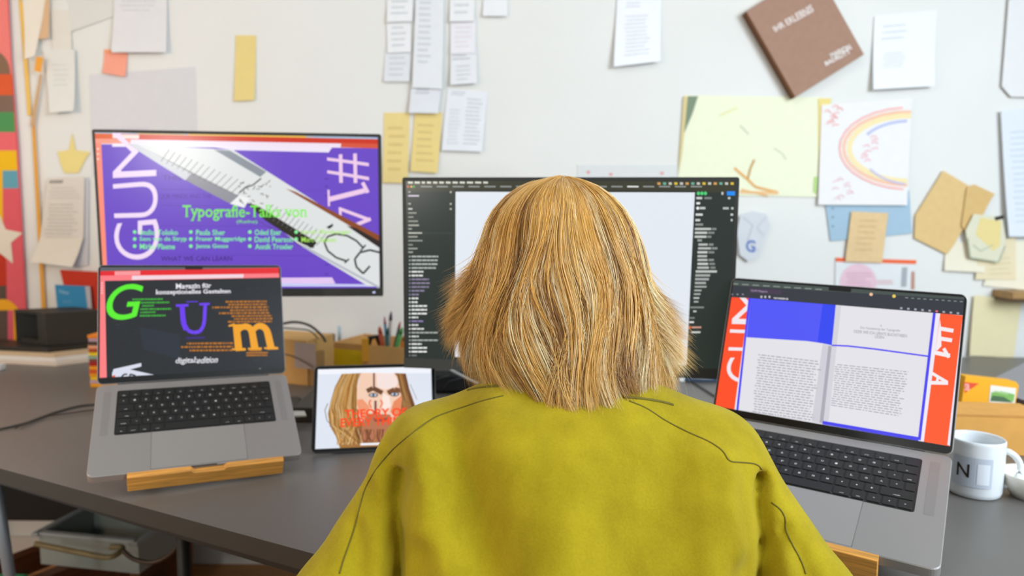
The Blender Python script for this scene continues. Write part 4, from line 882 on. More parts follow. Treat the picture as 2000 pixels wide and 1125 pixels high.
# pens in the long box
def pen(px0, py0, px1, py1, y, r_, c, name, label, cap=None):
    a = on_y(px0, py0, y-.015); b_ = on_y(px1, py1, y+.0); d = (a-b_)
    foot = b_+(-d.normalized())*max(0, (b_.z-DZ-.012))
    t = thing(name, label, 'pen'); m = MB(); mid = foot+(a-foot)*.86
    m.tube([tuple(foot), tuple(mid)], r_, mat(c, 'plastic'), 8); m.build('barrel', t)
    m = MB(); m.tube([tuple(mid), tuple(mid+(a-mid)*.5), tuple(a)], [r_, r_*.9, r_*.35], mat(cap or c, 'plastic'), 8); m.build('tip', t)
pen(741, 638, 747, 674, 1.98, .0065, '#c8552c', 'marker', 'thick orange marker, leftmost pen in the cardboard box')
pen(751, 618, 755, 674, 2.0, .0040, '#3f8fb4', 'pen', 'blue pen with a pink end beside the orange marker', '#c890a0')
pen(758, 640, 756, 674, 1.97, .0045, '#2d5a52', 'pen', 'short dark teal pen in front of the blue pen')
pen(764, 609, 759, 674, 1.99, .0052, '#b8aaa4', 'pen', 'tallest pen, pale with a dark violet cap', '#4a4458')
pen(782, 628, 771, 674, 2.0, .0038, '#23302a', 'pencil', 'black pencil with a red end beside the green pen', '#b8503c')
pen(786, 640, 775, 676, 1.96, .0062, '#4f9a4c', 'pen', 'green pen leaning next to the wide monitor')
pen(790, 655, 787, 676, 1.97, .0055, '#d07a28', 'pen', 'orange pen half hidden by the wide monitor edge')
p = on_y(731, 664, 1.985); m = MB(); m.tube([(p.x-.022, 1.985, p.z-.03), (p.x-.012, 1.985, p.z+.006), (p.x+.008, 1.985, p.z+.010), (p.x+.024, 1.985, p.z-.03)], .008, mat('#1b1a18', 'plastic'), 8); m.box((p.x-.024, 1.985, p.z-.028), (.02, .02, .07), mat('#dfa030', 'plastic'), bev=.003)
tag(m.build('tape_dispenser', None, None, True), 'black and yellow tape holder in the cardboard box left of the pens', 'tape')
p = on_y(663, 645, 2.12); m = MB(); m.tube([(p.x, 2.12, p.z-.035), (p.x, 2.12, p.z+.012)], .0055, mat('#b9d2e0', 'plastic'), 10); m.tube([(p.x, 2.12, p.z-.05), (p.x, 2.12, p.z-.03)], .008, mat('#c0a09a', 'plastic'), 10); m.tube([(p.x, 2.12, DZ), (p.x, 2.12, p.z-.05)], .004, mat('#888888', 'plastic'), 8)
tag(m.build('glue_stick', None, None, True), 'small pale blue tipped stick between the boxes', 'glue')
# cables
def cable(name, label, pts, r_, c, kind='px'):
    m = MB(); P = [Vector(p) for p in pts]; out = []
    for i in range(len(P)-1):
        p0, p1, p2, p3 = P[max(i-1, 0)], P[i], P[i+1], P[min(i+2, len(P)-1)]
        for k in range(8):
            t = k/8; out.append(.5*((2*p1)+(p2-p0)*t+(2*p0-5*p1+4*p2-p3)*t*t+(3*p1-p0-3*p2+p3)*t**3))
    out.append(P[-1]); m.tube(out, r_, mat(c, 'plastic'), 7); return tag(m.build(name, None, None, True), label, 'cable')
Zc = DZ+.003
cable('cable', 'dark cable running up to the left laptop from the desk edge, upper of two', [on_z(px, py, Zc) for px, py in ((-40, 846), (40, 829), (100, 808), (150, 794), (188, 790), (230, 790))], .0025, '#35352d')
cable('cable', 'thin dark cable forking off below the other left of the laptop', [on_z(px, py, Zc+.0022) for px, py in ((30, 836), (80, 816), (120, 809), (188, 800), (230, 798))], .0018, '#3a2f28')
cable('cable', 'black cable arching from behind the left laptop to the black adapter', [on_y(px, py, 1.9) for px, py in ((545, 634), (575, 629), (605, 636), (628, 655), (636, 668))], .0035, '#3a352c')
cable('cable', 'thin dark cable sagging below the arching one behind the left laptop', [on_y(px, py, 1.91) for px, py in ((545, 640), (575, 642), (605, 646), (622, 662))], .002, '#5c564c')
cable('cable', 'thin brown cable hanging in front of the parcel label', [on_y(px, py, 1.86) for px, py in ((548, 690), (572, 696), (596, 708), (612, 718))], .002, '#6a5240')
cable('cable', 'white cable under the wide monitor left of the person', [on_z(px, py, DZ+.066) for k, (px, py) in enumerate(((880, 722), (905, 735), (940, 752), (975, 768)))], .003, '#c8d4d6')
cable('cable', 'black cable end pointing at the hair on the right', [on_z(px, py, Zc) for px, py in ((1225, 778), (1262, 770), (1290, 764), (1309, 757))], .0024, '#20201e')
cable('cable', 'short black cable stub crossing the other beside the hair', [on_z(px, py, Zc+.004) for px, py in ((1311, 754), (1303, 764), (1295, 779))], .0026, '#22223a')
cable('cable', 'black cable running from the wide monitor to the right laptop', [on_z(px, py, Zc) for px, py in ((1335, 738), (1355, 748), (1378, 762), (1400, 776), (1425, 790))], .0022, '#20201e')
p = on_z(1331, 745, DZ); m = MB(); m.box((p.x, p.y, DZ+.008), (.014, .014, .016), mat('#dfe6ea', 'plastic'), bev=.002); tag(m.build('plug', None, None, True), 'small white plug under the wide monitor', 'plug')
p = on_z(1372, 748, DZ); m = MB(); m.prism(rrect(.13, .09, .02, 4), 0, .012, mat('#27405c', 'fabric'), Matrix.Translation((p.x+.01, p.y+.05, DZ)), .004); m.tube([(p.x-.03, p.y+.008, DZ+.012), (p.x, p.y+.002, DZ+.012), (p.x+.03, p.y+.006, DZ+.012)], .003, mat('#9aa6b4', 'fabric'), 6)
tag(m.build('cloth', None, None, True), 'folded dark blue cloth behind the top of the right laptop', 'cloth')
# black bag shape behind the tablet and under the wide monitor
p = on_z(885, 770, DZ); m = MB(); m.prism(rrect(.20, .15, .03, 5), 0, .060, mat('#101113', 'plastic', .6), Matrix.Translation((p.x, p.y+.07, DZ)), .012)
for k in range(2): m.tube([(p.x-.08+.05*k, p.y-.004, DZ+.01), (p.x-.06+.05*k, p.y-.008, DZ+.035), (p.x-.01+.05*k, p.y-.004, DZ+.05)], .0015, mat('#3c4246', 'plastic'), 6)
tag(m.build('pouch', None, None, True), 'black zipped pouch behind the tablet right corner', 'pouch')

# ------------------------------------------------------------------ mug and boxes at the right
mx, my = .7745, 1.160
mg = thing('mug', 'white mug with black letter N beside the right laptop', 'mug', Matrix.Translation((mx, my, DZ)))
MW = mat('#e3e8ec', 'gloss', .2)
m = MB(); m.lathe([(0, .0), (.034, .0), (.0385, .003), (.0405, .010), (.0415, .09), (.0412, .094), (.0398, .096), (.0384, .094), (.0375, .088), (.0368, .012), (.033, .007), (0, .006)], MW, 56); m.build('body', mg)
hd = R(-14); cpts = []
for k in range(13):
    a = R(-78+156*k/12); cpts.append((.0405*1+.032*math.cos(a)-.006, .046+.031*math.sin(a)))
m = MB(); m.tube([(x_*math.cos(hd), x_*math.sin(hd), z_) for x_, z_ in cpts], .0052, MW, 12); m.build('handle', mg)
# printed label wrapped on the front
def wrap(m, pts2, col, rr_, a0):
    """pts2 = list of (u, z) in metres, u measured along the surface from azimuth a0"""
    vs = [(rr_*math.cos(a0+u/rr_), rr_*math.sin(a0+u/rr_), z) for u, z in pts2]; m.add(vs, [tuple(range(len(vs)))], col)
m = MB(); aN = math.atan2(-my, -mx)+R(-6)
for i in range(14):
    u0, u1 = -.030+.060*i/14, -.030+.060*(i+1)/14
    wrap(m, [(u0, .022), (u1, .022), (u1, .071), (u0, .071)], mat('#c3cbd8', 'gloss', .3), .0421, aN)
for tr in text_tris('N', .01):
    for k in range(10):
        cl_ = clip(list(tr), k/10, (k+1)/10, 0, 1)
        if len(cl_) > 2: wrap(m, [(-.022+p_[0]*.019, .037+p_[1]*.022) for p_ in cl_], mat('#2c211c', 'gloss', .3), .0425, aN)
for i in range(6):
    u0, u1 = .008+.018*i/6, .008+.018*(i+1)/6; wrap(m, [(u0, .028), (u1, .028), (u1, .062), (u0, .062)], mat('#e4eaf2', 'gloss', .3), .0424, aN)
m.build('printed_label', mg)
cx_ = thing('cardboard_box', 'orange tan cardboard box behind the white mug', 'box')
a = on_z(1850, 968, DZ); yc = 1.36; pl = on_y(1850, 812, yc); pr_ = on_y(2060, 832, yc)
m = MB(); m.prism([(pl.x-.02, yc), (pr_.x, yc-.02), (pr_.x, yc+.10), (pl.x-.02, yc+.12)], DZ, pl.z, mat('#d9a050', 'card'), bev=.002); m.build('carton', cx_)
m = MB(); m.prism([(pl.x-.02, yc+.0), (pr_.x, yc-.02), (pr_.x, yc+.004-.02), (pl.x-.02, yc+.004)], pl.z, pl.z+.004, mat('#c98f45', 'card')); m.build('flap', cx_)
# yellow parcel card standing on it
def dhl(A):
    A.poly([(1883, 746), (1912, 749), (1884, 768)], '#e0502c'); A.text('SB', [(1884, 762), (1893, 763), (1893, 750), (1884, 749)], '#f4d8d0')
    A.poly([(1934, 752), (1984, 758), (1981, 791), (1931, 785)], '#e6e6dc'); A.poly([(1936, 766), (1955, 764), (1981, 770), (1979, 784), (1934, 780)], '#7db45a'); A.poly([(1938, 772), (1960, 775), (1978, 786), (1933, 783)], '#4a6a48'); A.strip([(1942, 764), (1968, 770)], 3, '#a6cc8a')
    A.text('Packset', [(1891, 811), (1935, 815), (1936, 805), (1892, 801)], '#d8501c', .02); A.lines([(1936, 815), (1976, 818), (1976, 811), (1936, 808)], 1, '#e07838', .5, True, 71)
yd = yc+.16
dq = [(1886, 735), (1985, 746), (1990, 753), (1976, 826), (1872, 826)]
wall_art('parcel_card', 'yellow parcel carton with red corner and small landscape picture behind the mug', 'carton', dq, dhl, yd, .03, '#f0ae1c', 'matte')
p = on_y(2010, 783, 1.57); m = MB(); m.box((p.x+.07, 1.65, (DZ+p.z)/2), (.16, .16, p.z-DZ), mat('#4b3a34', 'plastic'), bev=.003)
tag(m.build('storage_case', None, None, True), 'dark brown case at the right edge behind the yellow carton', 'case')
pz = p.z+.0005; q = on_y(2010, 700, 1.75); m = MB(); m.prism([(-.10, 0), (.12, 0), (.12, .085), (.0, .055)], -.07, .07, mat('#a2a3aa', 'plastic'), Matrix.Translation((p.x+.09, 1.65, pz)) @ Matrix(((1, 0, 0, 0), (0, 0, -1, 0), (0, 1, 0, 0), (0, 0, 0, 1))))
tag(m.build('grey_device', None, None, True), 'grey wedge shaped plastic device on the dark case at the right edge', 'device')
p = on_z(1998, 990, DZ); m = MB(); m.lathe([(0, 0), (.03, 0), (.045, .02), (.05, .04), (.047, .04), (.042, .022), (0, .006)], mat('#dedad0', 'gloss', .3), 32, (p.x+.045, p.y+.04, DZ)); tag(m.build('bowl', None, None, True), 'pale bowl at the right edge next to the mug handle', 'bowl')
p = on_z(1985, 975, DZ); m = MB(); m.prism([(-.03, -.02), (.02, -.015), (.03, .02), (-.015, .03)], 0, .004, mat('#e8b82c', 'paper'), Matrix.Translation((p.x-.005, p.y+.075, DZ))); m.prism([(-.01, -.02), (.03, -.01), (.02, .03), (-.01, .02)], .0045, .007, mat('#e6e2dc', 'paper'), Matrix.Translation((p.x-.015, p.y+.085, DZ)))
tag(m.build('snack_wrapper', None, None, True), 'yellow and white wrapper seen through the mug handle', 'wrapper')

# ------------------------------------------------------------------ under the desk
def fl(px, py, z=0): return on_z(px, py, z)
bn = thing('wooden_trestle', 'low dark brown wooden trestle on the floor under the desk', 'trestle')
zz0 = .24; a = on_z(60, 1140, zz0); b_ = on_z(372, 1012, zz0); d = Vector((b_.x-a.x, b_.y-a.y, 0)).normalized(); n_ = Vector((-d.y, d.x, 0)); L3 = (b_-a).length
def plank(off, wdt, z0, z1, name, m_):
    o_ = a+n_*off; Mx = Matrix.Translation((o_.x, o_.y, 0)) @ rz(math.atan2(d.y, d.x)); m = MB(); m.box((L3/2, wdt/2, (z0+z1)/2), (L3, wdt, z1-z0), m_); m.build(name, bn, Mx)
dw = mat('#5a3016', 'wood')
plank(0, .04, .18, zz0, 'front_beam', dw); plank(.18, .04, .18, zz0, 'rear_beam', dw)
for k in range(3):
    o_ = a+d*(L3*(.04+.44*k)); Mx = Matrix.Translation((o_.x, o_.y, 0)) @ rz(math.atan2(d.y, d.x)); m = MB(); m.box((.02, .11, .09), (.04, .22, .18), dw); m.build('foot', bn, Mx)
# grey crate on the trestle
cr_ = thing('plastic_crate', 'translucent grey plastic crate of odds and ends under the desk', 'crate')
cz = zz0+.001; ht = .09
A0 = on_z(76, 1040, cz+ht); C0 = on_z(298, 1020, cz+ht); B0_ = on_z(182, 984, cz+ht)
A0.z = C0.z = B0_.z = 0
D0 = A0+(C0-B0_)*.0+Vector((0, 0, 0))
# rectangle with long side A0 -> B0_ and short side toward C0
u_ = (B0_-A0).normalized(); v_ = Vector((u_.y, -u_.x, 0)); Lw = (B0_-A0).length*1.0; Sw = .30
CM = mat('#8f9a98', 'plastic', .5)
Mx = Matrix(((u_.x, v_.x, 0, A0.x), (u_.y, v_.y, 0, A0.y), (0, 0, 1, cz), (0, 0, 0, 1)))
if Mx.determinant() < 0: Mx = Matrix(((u_.x, -v_.x, 0, A0.x+v_.x*Sw), (u_.y, -v_.y, 0, A0.y+v_.y*Sw), (0, 0, 1, cz), (0, 0, 0, 1)))
for nm, c_, dd in (('side_wall', (Lw/2, .002, ht/2), (Lw, .004, ht)), ('side_wall', (Lw/2, Sw-.002, ht/2), (Lw, .004, ht)), ('end_wall', (.002, Sw/2, ht/2), (.004, Sw-.008, ht)), ('end_wall', (Lw-.002, Sw/2, ht/2), (.004, Sw-.008, ht)), ('bottom', (Lw/2, Sw/2, .002), (Lw-.008, Sw-.008, .004))):
    m = MB(); m.box(c_, dd, CM, bev=.0008); m.build(nm, cr_, Mx)
m = MB()
for c_, dd in (((Lw/2, 0, ht), (Lw+.03, .018, .010)), ((Lw/2, Sw, ht), (Lw+.03, .018, .010)), ((0, Sw/2, ht), (.018, Sw, .010)), ((Lw, Sw/2, ht), (.018, Sw, .010))): m.box(c_, dd, mat('#9aa5aa', 'plastic'), bev=.002)
m.build('rim', cr_, Mx)
# black computer tower and grey tube, green box
p = on_z(120, 1010, .3); m = MB(); m.box((p.x-.05, 2.235, .43), (.42, .18, .38), mat('#121210', 'plastic', .6), bev=.004)
tag(m.build('black_cabinet', None, None, True), 'black cabinet in the shade under the left end of the desk', 'cabinet')
p = on_y(-10, 1040, 1.6); m = MB(); m.box((p.x-.03, 1.62, .16), (.10, .10, .32), mat('#3f9a6a', 'plastic'), bev=.004); tag(m.build('green_box', None, None, True), 'green box at the lower left edge of the photo', 'box')
cable('cable', 'tan cable bundle lying across the crate under the desk', [on_z(px, py, .348) for px, py in ((70, 1062), (110, 1070), (160, 1080), (215, 1088), (240, 1070), (215, 1068))], .007, '#7d7250')
cable('cable', 'dark thin cable looping to the desk leg', [on_y(px, py, 1.5) for px, py in ((240, 1075), (262, 1092), (300, 1098), (335, 1080), (352, 1055))], .005, '#3a2c20')
# ================================================================== the person (distance fields -> one continuous surface)
PX = .067                      # x of the body axis
def smin(a, b, k):
    h = np.clip(.5+.5*(b-a)/k, 0, 1); return b*(1-h)+a*h-k*h*(1-h)
def sd_cone(P, a, b, r1, r2):
    a = np.asarray(a, np.float32); b = np.asarray(b, np.float32); ba = b-a; t = np.clip(((P-a)@ba)/float(ba@ba), 0, 1)
    d = P-a-t[..., None]*ba; return np.sqrt((d*d).sum(-1))-(r1+(r2-r1)*t)
def sd_ell(P, c, r):
    r = np.asarray(r, np.float32); q = (P-np.asarray(c, np.float32)); k0 = np.sqrt(((q/r)**2).sum(-1)); k1 = np.sqrt(((q/(r*r))**2).sum(-1)); return k0*(k0-1)/np.maximum(k1, 1e-6)
def sd_col(P, tab, n=2.4):
    """stacked super-ellipses: rows of z, half width, half depth, centre y"""
    T = np.array(sorted(tab), np.float32); z = P[..., 2]
    a = np.interp(z, T[:, 0], T[:, 1]); b = np.interp(z, T[:, 0], T[:, 2]); cy = np.interp(z, T[:, 0], T[:, 3])
    rho = (np.abs((P[..., 0]-PX)/a)**n+np.abs((P[..., 1]-cy)/b)**n)**(1/n)
    d = (rho-1)*np.minimum(a, b)*1.0
    return np.maximum(d, np.maximum(z-T[-1, 0], T[0, 0]-z))
def grid(lo, hi, h):
    ax = [np.arange(lo[i], hi[i]+h, h, dtype=np.float32) for i in range(3)]
    return np.stack(np.meshgrid(*ax, indexing='ij'), -1)
def surfnets(F, lo, h):
    S = F < 0; nx, ny, nz = F.shape
    cnt = np.zeros((nx-1, ny-1, nz-1), np.int8)
    for dx in (0, 1):
        for dy in (0, 1):
            for dz in (0, 1): cnt += S[dx:nx-1+dx, dy:ny-1+dy, dz:nz-1+dz]
    act = (cnt > 0) & (cnt < 8); I = np.argwhere(act); idx = -np.ones(act.shape, np.int64); idx[act] = np.arange(len(I))
    acc = np.zeros((len(I), 3)); n = np.zeros(len(I))
    C = [(0, 0, 0), (1, 0, 0), (0, 1, 0), (1, 1, 0), (0, 0, 1), (1, 0, 1), (0, 1, 1), (1, 1, 1)]
    for a in C:
        for ax in range(3):
            if a[ax]: continue
            b = list(a); b[ax] = 1
            fa = F[I[:, 0]+a[0], I[:, 1]+a[1], I[:, 2]+a[2]]; fb = F[I[:, 0]+b[0], I[:, 1]+b[1], I[:, 2]+b[2]]
            m = (fa < 0) != (fb < 0); t = np.where(m, fa/np.where(m, fa-fb, 1), 0)
            p = np.tile(np.array(a, float), (len(I), 1)); p[:, ax] += t; acc[m] += p[m]; n += m
    V = (I+acc/n[:, None])*h+np.array(lo)
    Q = []
    for ax in range(3):
        o1, o2 = [(1, 2), (2, 0), (0, 1)][ax]
        sl0 = [slice(None)]*3; sl1 = [slice(None)]*3; sl0[ax] = slice(0, -1); sl1[ax] = slice(1, None)
        A_, B_ = S[tuple(sl0)], S[tuple(sl1)]; E = np.argwhere(A_ != B_); E = E[(E[:, o1] > 0) & (E[:, o2] > 0) & (E[:, o1] < F.shape[o1]-1) & (E[:, o2] < F.shape[o2]-1)]
        if not len(E): continue
        s = A_[E[:, 0], E[:, 1], E[:, 2]]
        def g(d1, d2): K = E.copy(); K[:, o1] -= d1; K[:, o2] -= d2; return idx[K[:, 0], K[:, 1], K[:, 2]]
        q = np.stack([g(1, 1), g(0, 1), g(0, 0), g(1, 0)], 1); q[~s] = q[~s][:, ::-1]; Q.append(q)
    return V, np.concatenate(Q)
def relax(V, Q, it=2, f=.5):
    for _ in range(it):
        a = np.zeros_like(V); n = np.zeros(len(V))
        for i in range(4):
            for j in (1, 3):
                np.add.at(a, Q[:, i], V[Q[:, (i+j) % 4]]); np.add.at(n, Q[:, i], 1)
        V = V*(1-f)+a/n[:, None]*f
    return V
def up(V): return V+np.array([0, 0, CZ])

TORSO = [(-.165, .055, .045, .800), (-.185, .075, .062, .795), (-.205, .115, .085, .792), (-.235, .155, .105, .785), (-.28, .176, .115, .768), (-.34, .184, .108, .735), (-.42, .187, .094, .696), (-.52, .190, .094, .673), (-.64, .190, .100, .654), (-.76, .185, .115, .655), (-.80, .175, .115, .66)]
SH, EL, WR = (.152, .775, -.272), (.238, .700, -.400), (.125, .930, -.418)
def mir(p, s): return (PX+s*p[0], p[1], p[2])
# fold lines on the back, in photo pixels -> (x, z) at the depth of the back
def fpts(pts, y): 
    return [(on_y(px, py, y).x, on_y(px, py, y).z-CZ) for px, py in pts]
FOLDS = [([(875, 850), (895, 930), (930, 1010), (975, 1125)], .024, .0075), ([(1120, 940), (1105, 1030), (1100, 1125)], .03, -.004), ([(1335, 880), (1300, 980), (1310, 1125)], .03, .0045),
         ([(1000, 900), (1040, 1010), (1050, 1125)], .035, -.004), ([(840, 960), (850, 1040), (880, 1125)], .016, -.004), ([(1400, 930), (1395, 1030), (1390, 1125)], .02, -.004), ([(1010, 815), (1100, 838), (1190, 822)], .012, .003),
         ([(800, 900), (818, 960), (812, 1040)], .016, -.006), ([(1452, 930), (1440, 990), (1448, 1080)], .014, -.005), ([(1225, 960), (1240, 1040), (1215, 1125)], .022, .003)]
CREASE = [([(778, 940), (772, 985), (777, 1040), (775, 1125)], .0085, .021), ([(1502, 955), (1489, 990), (1492, 1050), (1484, 1125)], .0085, .020), ([(1528, 1030), (1512, 1052), (1490, 1068)], .007, .010),
          ([(700, 1030), (712, 1070), (718, 1125)], .009, .008), ([(1545, 1060), (1558, 1125)], .009, .007), ([(742, 905), (752, 940), (748, 985)], .009, .008), ([(715, 975), (738, 1003)], .008, .007)]
def seg_d(x, z, pts):
    d = np.full(x.shape, 9., np.float32); 
    for (ax, az), (bx, bz) in zip(pts[:-1], pts[1:]):
        ux, uz = bx-ax, bz-az; t = np.clip(((x-ax)*ux+(z-az)*uz)/(ux*ux+uz*uz), 0, 1); d = np.minimum(d, np.hypot(x-ax-t*ux, z-az-t*uz))
    return d
def sweater_sdf(P):
    d = sd_col(P, TORSO, 2.3)
    for s in (-1, 1):
        sh, el, wr = mir(SH, s), mir(EL, s), mir(WR, s)
        a = sd_cone(P, mir((.075, .790, -.232), s), sh, .040, .056)
        d = smin(d, a, .05)
        b = smin(sd_cone(P, sh, el, .058, .052), sd_cone(P, el, wr, .051, .035), .02)
        d = smin(d, b, .022)
    # collar
    q = P-np.array([PX, .807, -.170], np.float32); q = q*np.array([1, 1.05, 1], np.float32)
    tz = q[..., 2]-q[..., 1]*.35; rr_ = np.hypot(q[..., 0], q[..., 1])-.066; d = smin(d, np.hypot(rr_, tz)-.012, .012)
    x, y, z = P[..., 0], P[..., 1], P[..., 2]
    back = np.clip((.80-y)/.05, 0, 1)
    # perspective-free folds: lines live on the back surface
    for pts, w_, am in FOLDS: d += back*2.2*am*np.exp(-(seg_d(x, z, fpts(pts, .66))/w_)**2)
    for pts, w_, am in CREASE: d += back*am*np.exp(-(seg_d(x, z, fpts(pts, .70))/w_)**2)
    d += .0022*np.sin(17*x+9*z+1.3)*np.sin(23*z-8*x)*back+.0010*np.sin(60*x+25*z)*np.sin(31*z+14*x)
    return d
h = .0045; lo = (-.26, .50, -.83); hi = (.40, 1.0, -.13)
G_ = grid(lo, hi, h); F = sweater_sdf(G_)
# open neck, cuffs and hem: cut with planes / spheres
nk = sd_cone(G_, (PX, .79, -.30), (PX, .83, -.10), .053, .056); F = np.maximum(F, -nk)
for s in (-1, 1):
    w_ = np.array(mir(WR, s)); e_ = np.array(mir(EL, s)); n_ = (w_-e_)/np.linalg.norm(w_-e_); F = np.maximum(F, np.where(np.abs(G_[..., 0]-w_[0]) < .06, (G_-w_.astype(np.float32))@n_.astype(np.float32)-.004, -1))
V, Q = surfnets(F, lo, h); V = relax(V, Q, 3, .5)

# ---- body: skin surface with head, ears, nose, neck, hands
def hand(s):
    """palm and five fingers resting on the desk"""
    w_ = np.array([.125, .930, -.419]); fz = -.4500
    prim = []
    pc_ = np.array([.108, .985, fz+.020])
    prim.append(('c', w_, pc_, .024, .026)); 
    knx = [.134, .116, .098, .081]; kny = [1.012, 1.020, 1.021, 1.014]; ln = [.030, .040, .045, .040]
    for kx_, ky_, l_ in zip(knx, kny, ln):
        k0 = np.array([kx_, ky_, fz+.026]); prim.append(('c', pc_+(k0-pc_)*.2, k0, .014, .0098))
        k1 = k0+np.array([-.006, l_*.55, .004]); k2 = k1+np.array([-.005, l_*.45, -.010]); k3 = k2+np.array([-.003, l_*.30, -.010])
        prim += [('c', k0, k1, .0095, .0086), ('c', k1, k2, .0085, .0077), ('c', k2, k3, .0077, .0068)]
    t0 = np.array([.088, .972, fz+.020]); t1 = np.array([.062, .995, fz+.016]); t2 = np.array([.052, 1.022, fz+.012])
    prim += [('c', t0, t1, .013, .0105), ('c', t1, t2, .0102, .0082)]
    return [(k, mir(a, s), mir(b, s), r1, r2) for k, a, b, r1, r2 in prim]
HY = .862; HZ = -.075
def body_sdf(P):
    d = sd_ell(P, (PX, HY-.005, HZ), (.076, .094, .098))
    d = smin(d, sd_ell(P, (PX, HY+.035, HZ-.055), (.058, .062, .060)), .03)
    d = smin(d, sd_ell(P, (PX, HY+.072, HZ-.092), (.022, .020, .016)), .025)      # chin
    d = smin(d, sd_cone(P, (PX, HY+.088, HZ-.005), (PX, HY+.108, HZ-.034), .007, .012), .014)   # nose
    for s in (-1, 1):
        d = smin(d, sd_ell(P, (PX+s*.011, HY+.098, HZ-.038), (.008, .009, .007)), .006)
        d = smin(d, sd_cone(P, (PX+s*.014, HY+.086, HZ+.014), (PX+s*.046, HY+.072, HZ+.012), .006, .005), .012)  # brow
        d = np.maximum(d, -sd_ell(P, (PX+s*.031, HY+.092, HZ-.004), (.014, .012, .008)))   # eye socket
        d = smin(d, sd_ell(P, (PX+s*.040, HY+.062, HZ-.040), (.020, .020, .016)), .02)   # cheek
        e = sd_ell(P, (PX+s*.078, HY+.002, HZ-.014), (.008, .018, .030)); e = np.maximum(e, -sd_ell(P, (PX+s*.087, HY+.004, HZ-.012), (.006, .010, .019))); d = smin(d, e, .006)
    d = smin(d, sd_cone(P, (PX-.017, HY+.088, HZ-.061), (PX+.017, HY+.088, HZ-.061), .005, .005), .006)
    d = smin(d, sd_cone(P, (PX-.013, HY+.087, HZ-.070), (PX+.013, HY+.087, HZ-.070), .006, .006), .006)
    d = smin(d, sd_cone(P, (PX, .800, -.30), (PX, .842, -.135), .052, .048), .03)
    d = smin(d, sd_col(P, [(z, max(a-.034, .03), max(b-.024, .02), c) for z, a, b, c in TORSO if z < -.2], 2.3), .03)
    for s in (-1, 1):
        sh, el, wr = mir(SH, s), mir(EL, s), mir(WR, s)
        d = smin(d, sd_cone(P, (sh[0]+s*.006, sh[1], sh[2]), (el[0]+s*.004, el[1], el[2]), .024, .024), .03); d = smin(d, sd_cone(P, el, wr, .034, .024), .02)
        hip, kn, an = (PX+s*.085, .68, -.76), (PX+s*.10, 1.10, -.70), (PX+s*.10, 1.12, -1.13)
        d = smin(d, sd_cone(P, hip, kn, .062, .045), .04); d = smin(d, sd_cone(P, kn, an, .045, .030), .02)
    return d
h2 = .0065
lo2 = (-.20, .50, -1.17); hi2 = (.34, 1.20, .05)
G2 = grid(lo2, hi2, h2); F2 = body_sdf(G2)
for s in (-1, 1):
    hp = hand(s); dd = np.full(F2.shape, 9., np.float32)
    for k, a, b, r1, r2 in hp: dd = smin(dd, sd_cone(G2, a, b, r1, r2), .004) if False else np.minimum(dd, sd_cone(G2, a, b, r1, r2))
    F2 = smin(F2, dd, .006)
V2, Q2 = surfnets(F2, lo2, h2); V2 = relax(V2, Q2, 1, .4)
SK = mat('#d9a283', 'matte', .5)
SK.node_tree.nodes['Principled BSDF'].inputs['Subsurface Weight'].default_value = .1
body = npmesh('person', up(V2), Q2, [SK]); tag(body, 'person with blond hair and olive green sweater seen from behind at the desk', 'person')

# ---- sweater
def sweater_mat():
    m = bpy.data.materials.new('olive_fleece'); m.use_nodes = True; nt = m.node_tree; b = nt.nodes['Principled BSDF']; L = nt.links; N = nt.nodes.new
    b.inputs['Roughness'].default_value = .85; b.inputs['Sheen Weight'].default_value = .22; b.inputs['Sheen Tint'].default_value = (1, .92, .4, 1); b.inputs['Specular IOR Level'].default_value = .15
    tc = N('ShaderNodeTexCoord'); t = N('ShaderNodeTexNoise'); t.inputs['Scale'].default_value = 420; t.inputs['Detail'].default_value = 3
    t2 = N('ShaderNodeTexNoise'); t2.inputs['Scale'].default_value = 22; t2.inputs['Detail'].default_value = 4
    mp = N('ShaderNodeMapping'); mp.inputs['Scale'].default_value = (1, 1, .35)
    ad = N('ShaderNodeMath'); ad.operation = 'MULTIPLY_ADD'; ad.inputs[1].default_value = .35
    cr = N('ShaderNodeValToRGB'); cr.color_ramp.elements[0].position = .35; cr.color_ramp.elements[1].position = .95; cr.color_ramp.elements[0].color = lin('#8b7b08'); cr.color_ramp.elements[1].color = lin('#b39f1a')
    bp = N('ShaderNodeBump'); bp.inputs['Strength'].default_value = .35; bp.inputs['Distance'].default_value = .0010
    L.new(tc.outputs['Object'], mp.inputs[0]); L.new(tc.outputs['Object'], t.inputs['Vector']); L.new(mp.outputs[0], t2.inputs['Vector'])
    L.new(t.outputs[0], ad.inputs[0]); L.new(t2.outputs[0], ad.inputs[2]); L.new(ad.outputs[0], cr.inputs[0]); L.new(cr.outputs[0], b.inputs['Base Color'])
    L.new(t.outputs[0], bp.inputs['Height']); L.new(bp.outputs[0], b.inputs['Normal'])
    return m
SW = sweater_mat()
sw = npmesh('sweater', up(V), Q, [SW], parent=body)
tag(sw, 'olive green fleece sweater')
bvh = BVHTree.FromPolygons([tuple(p) for p in up(V)], [tuple(q) for q in Q])
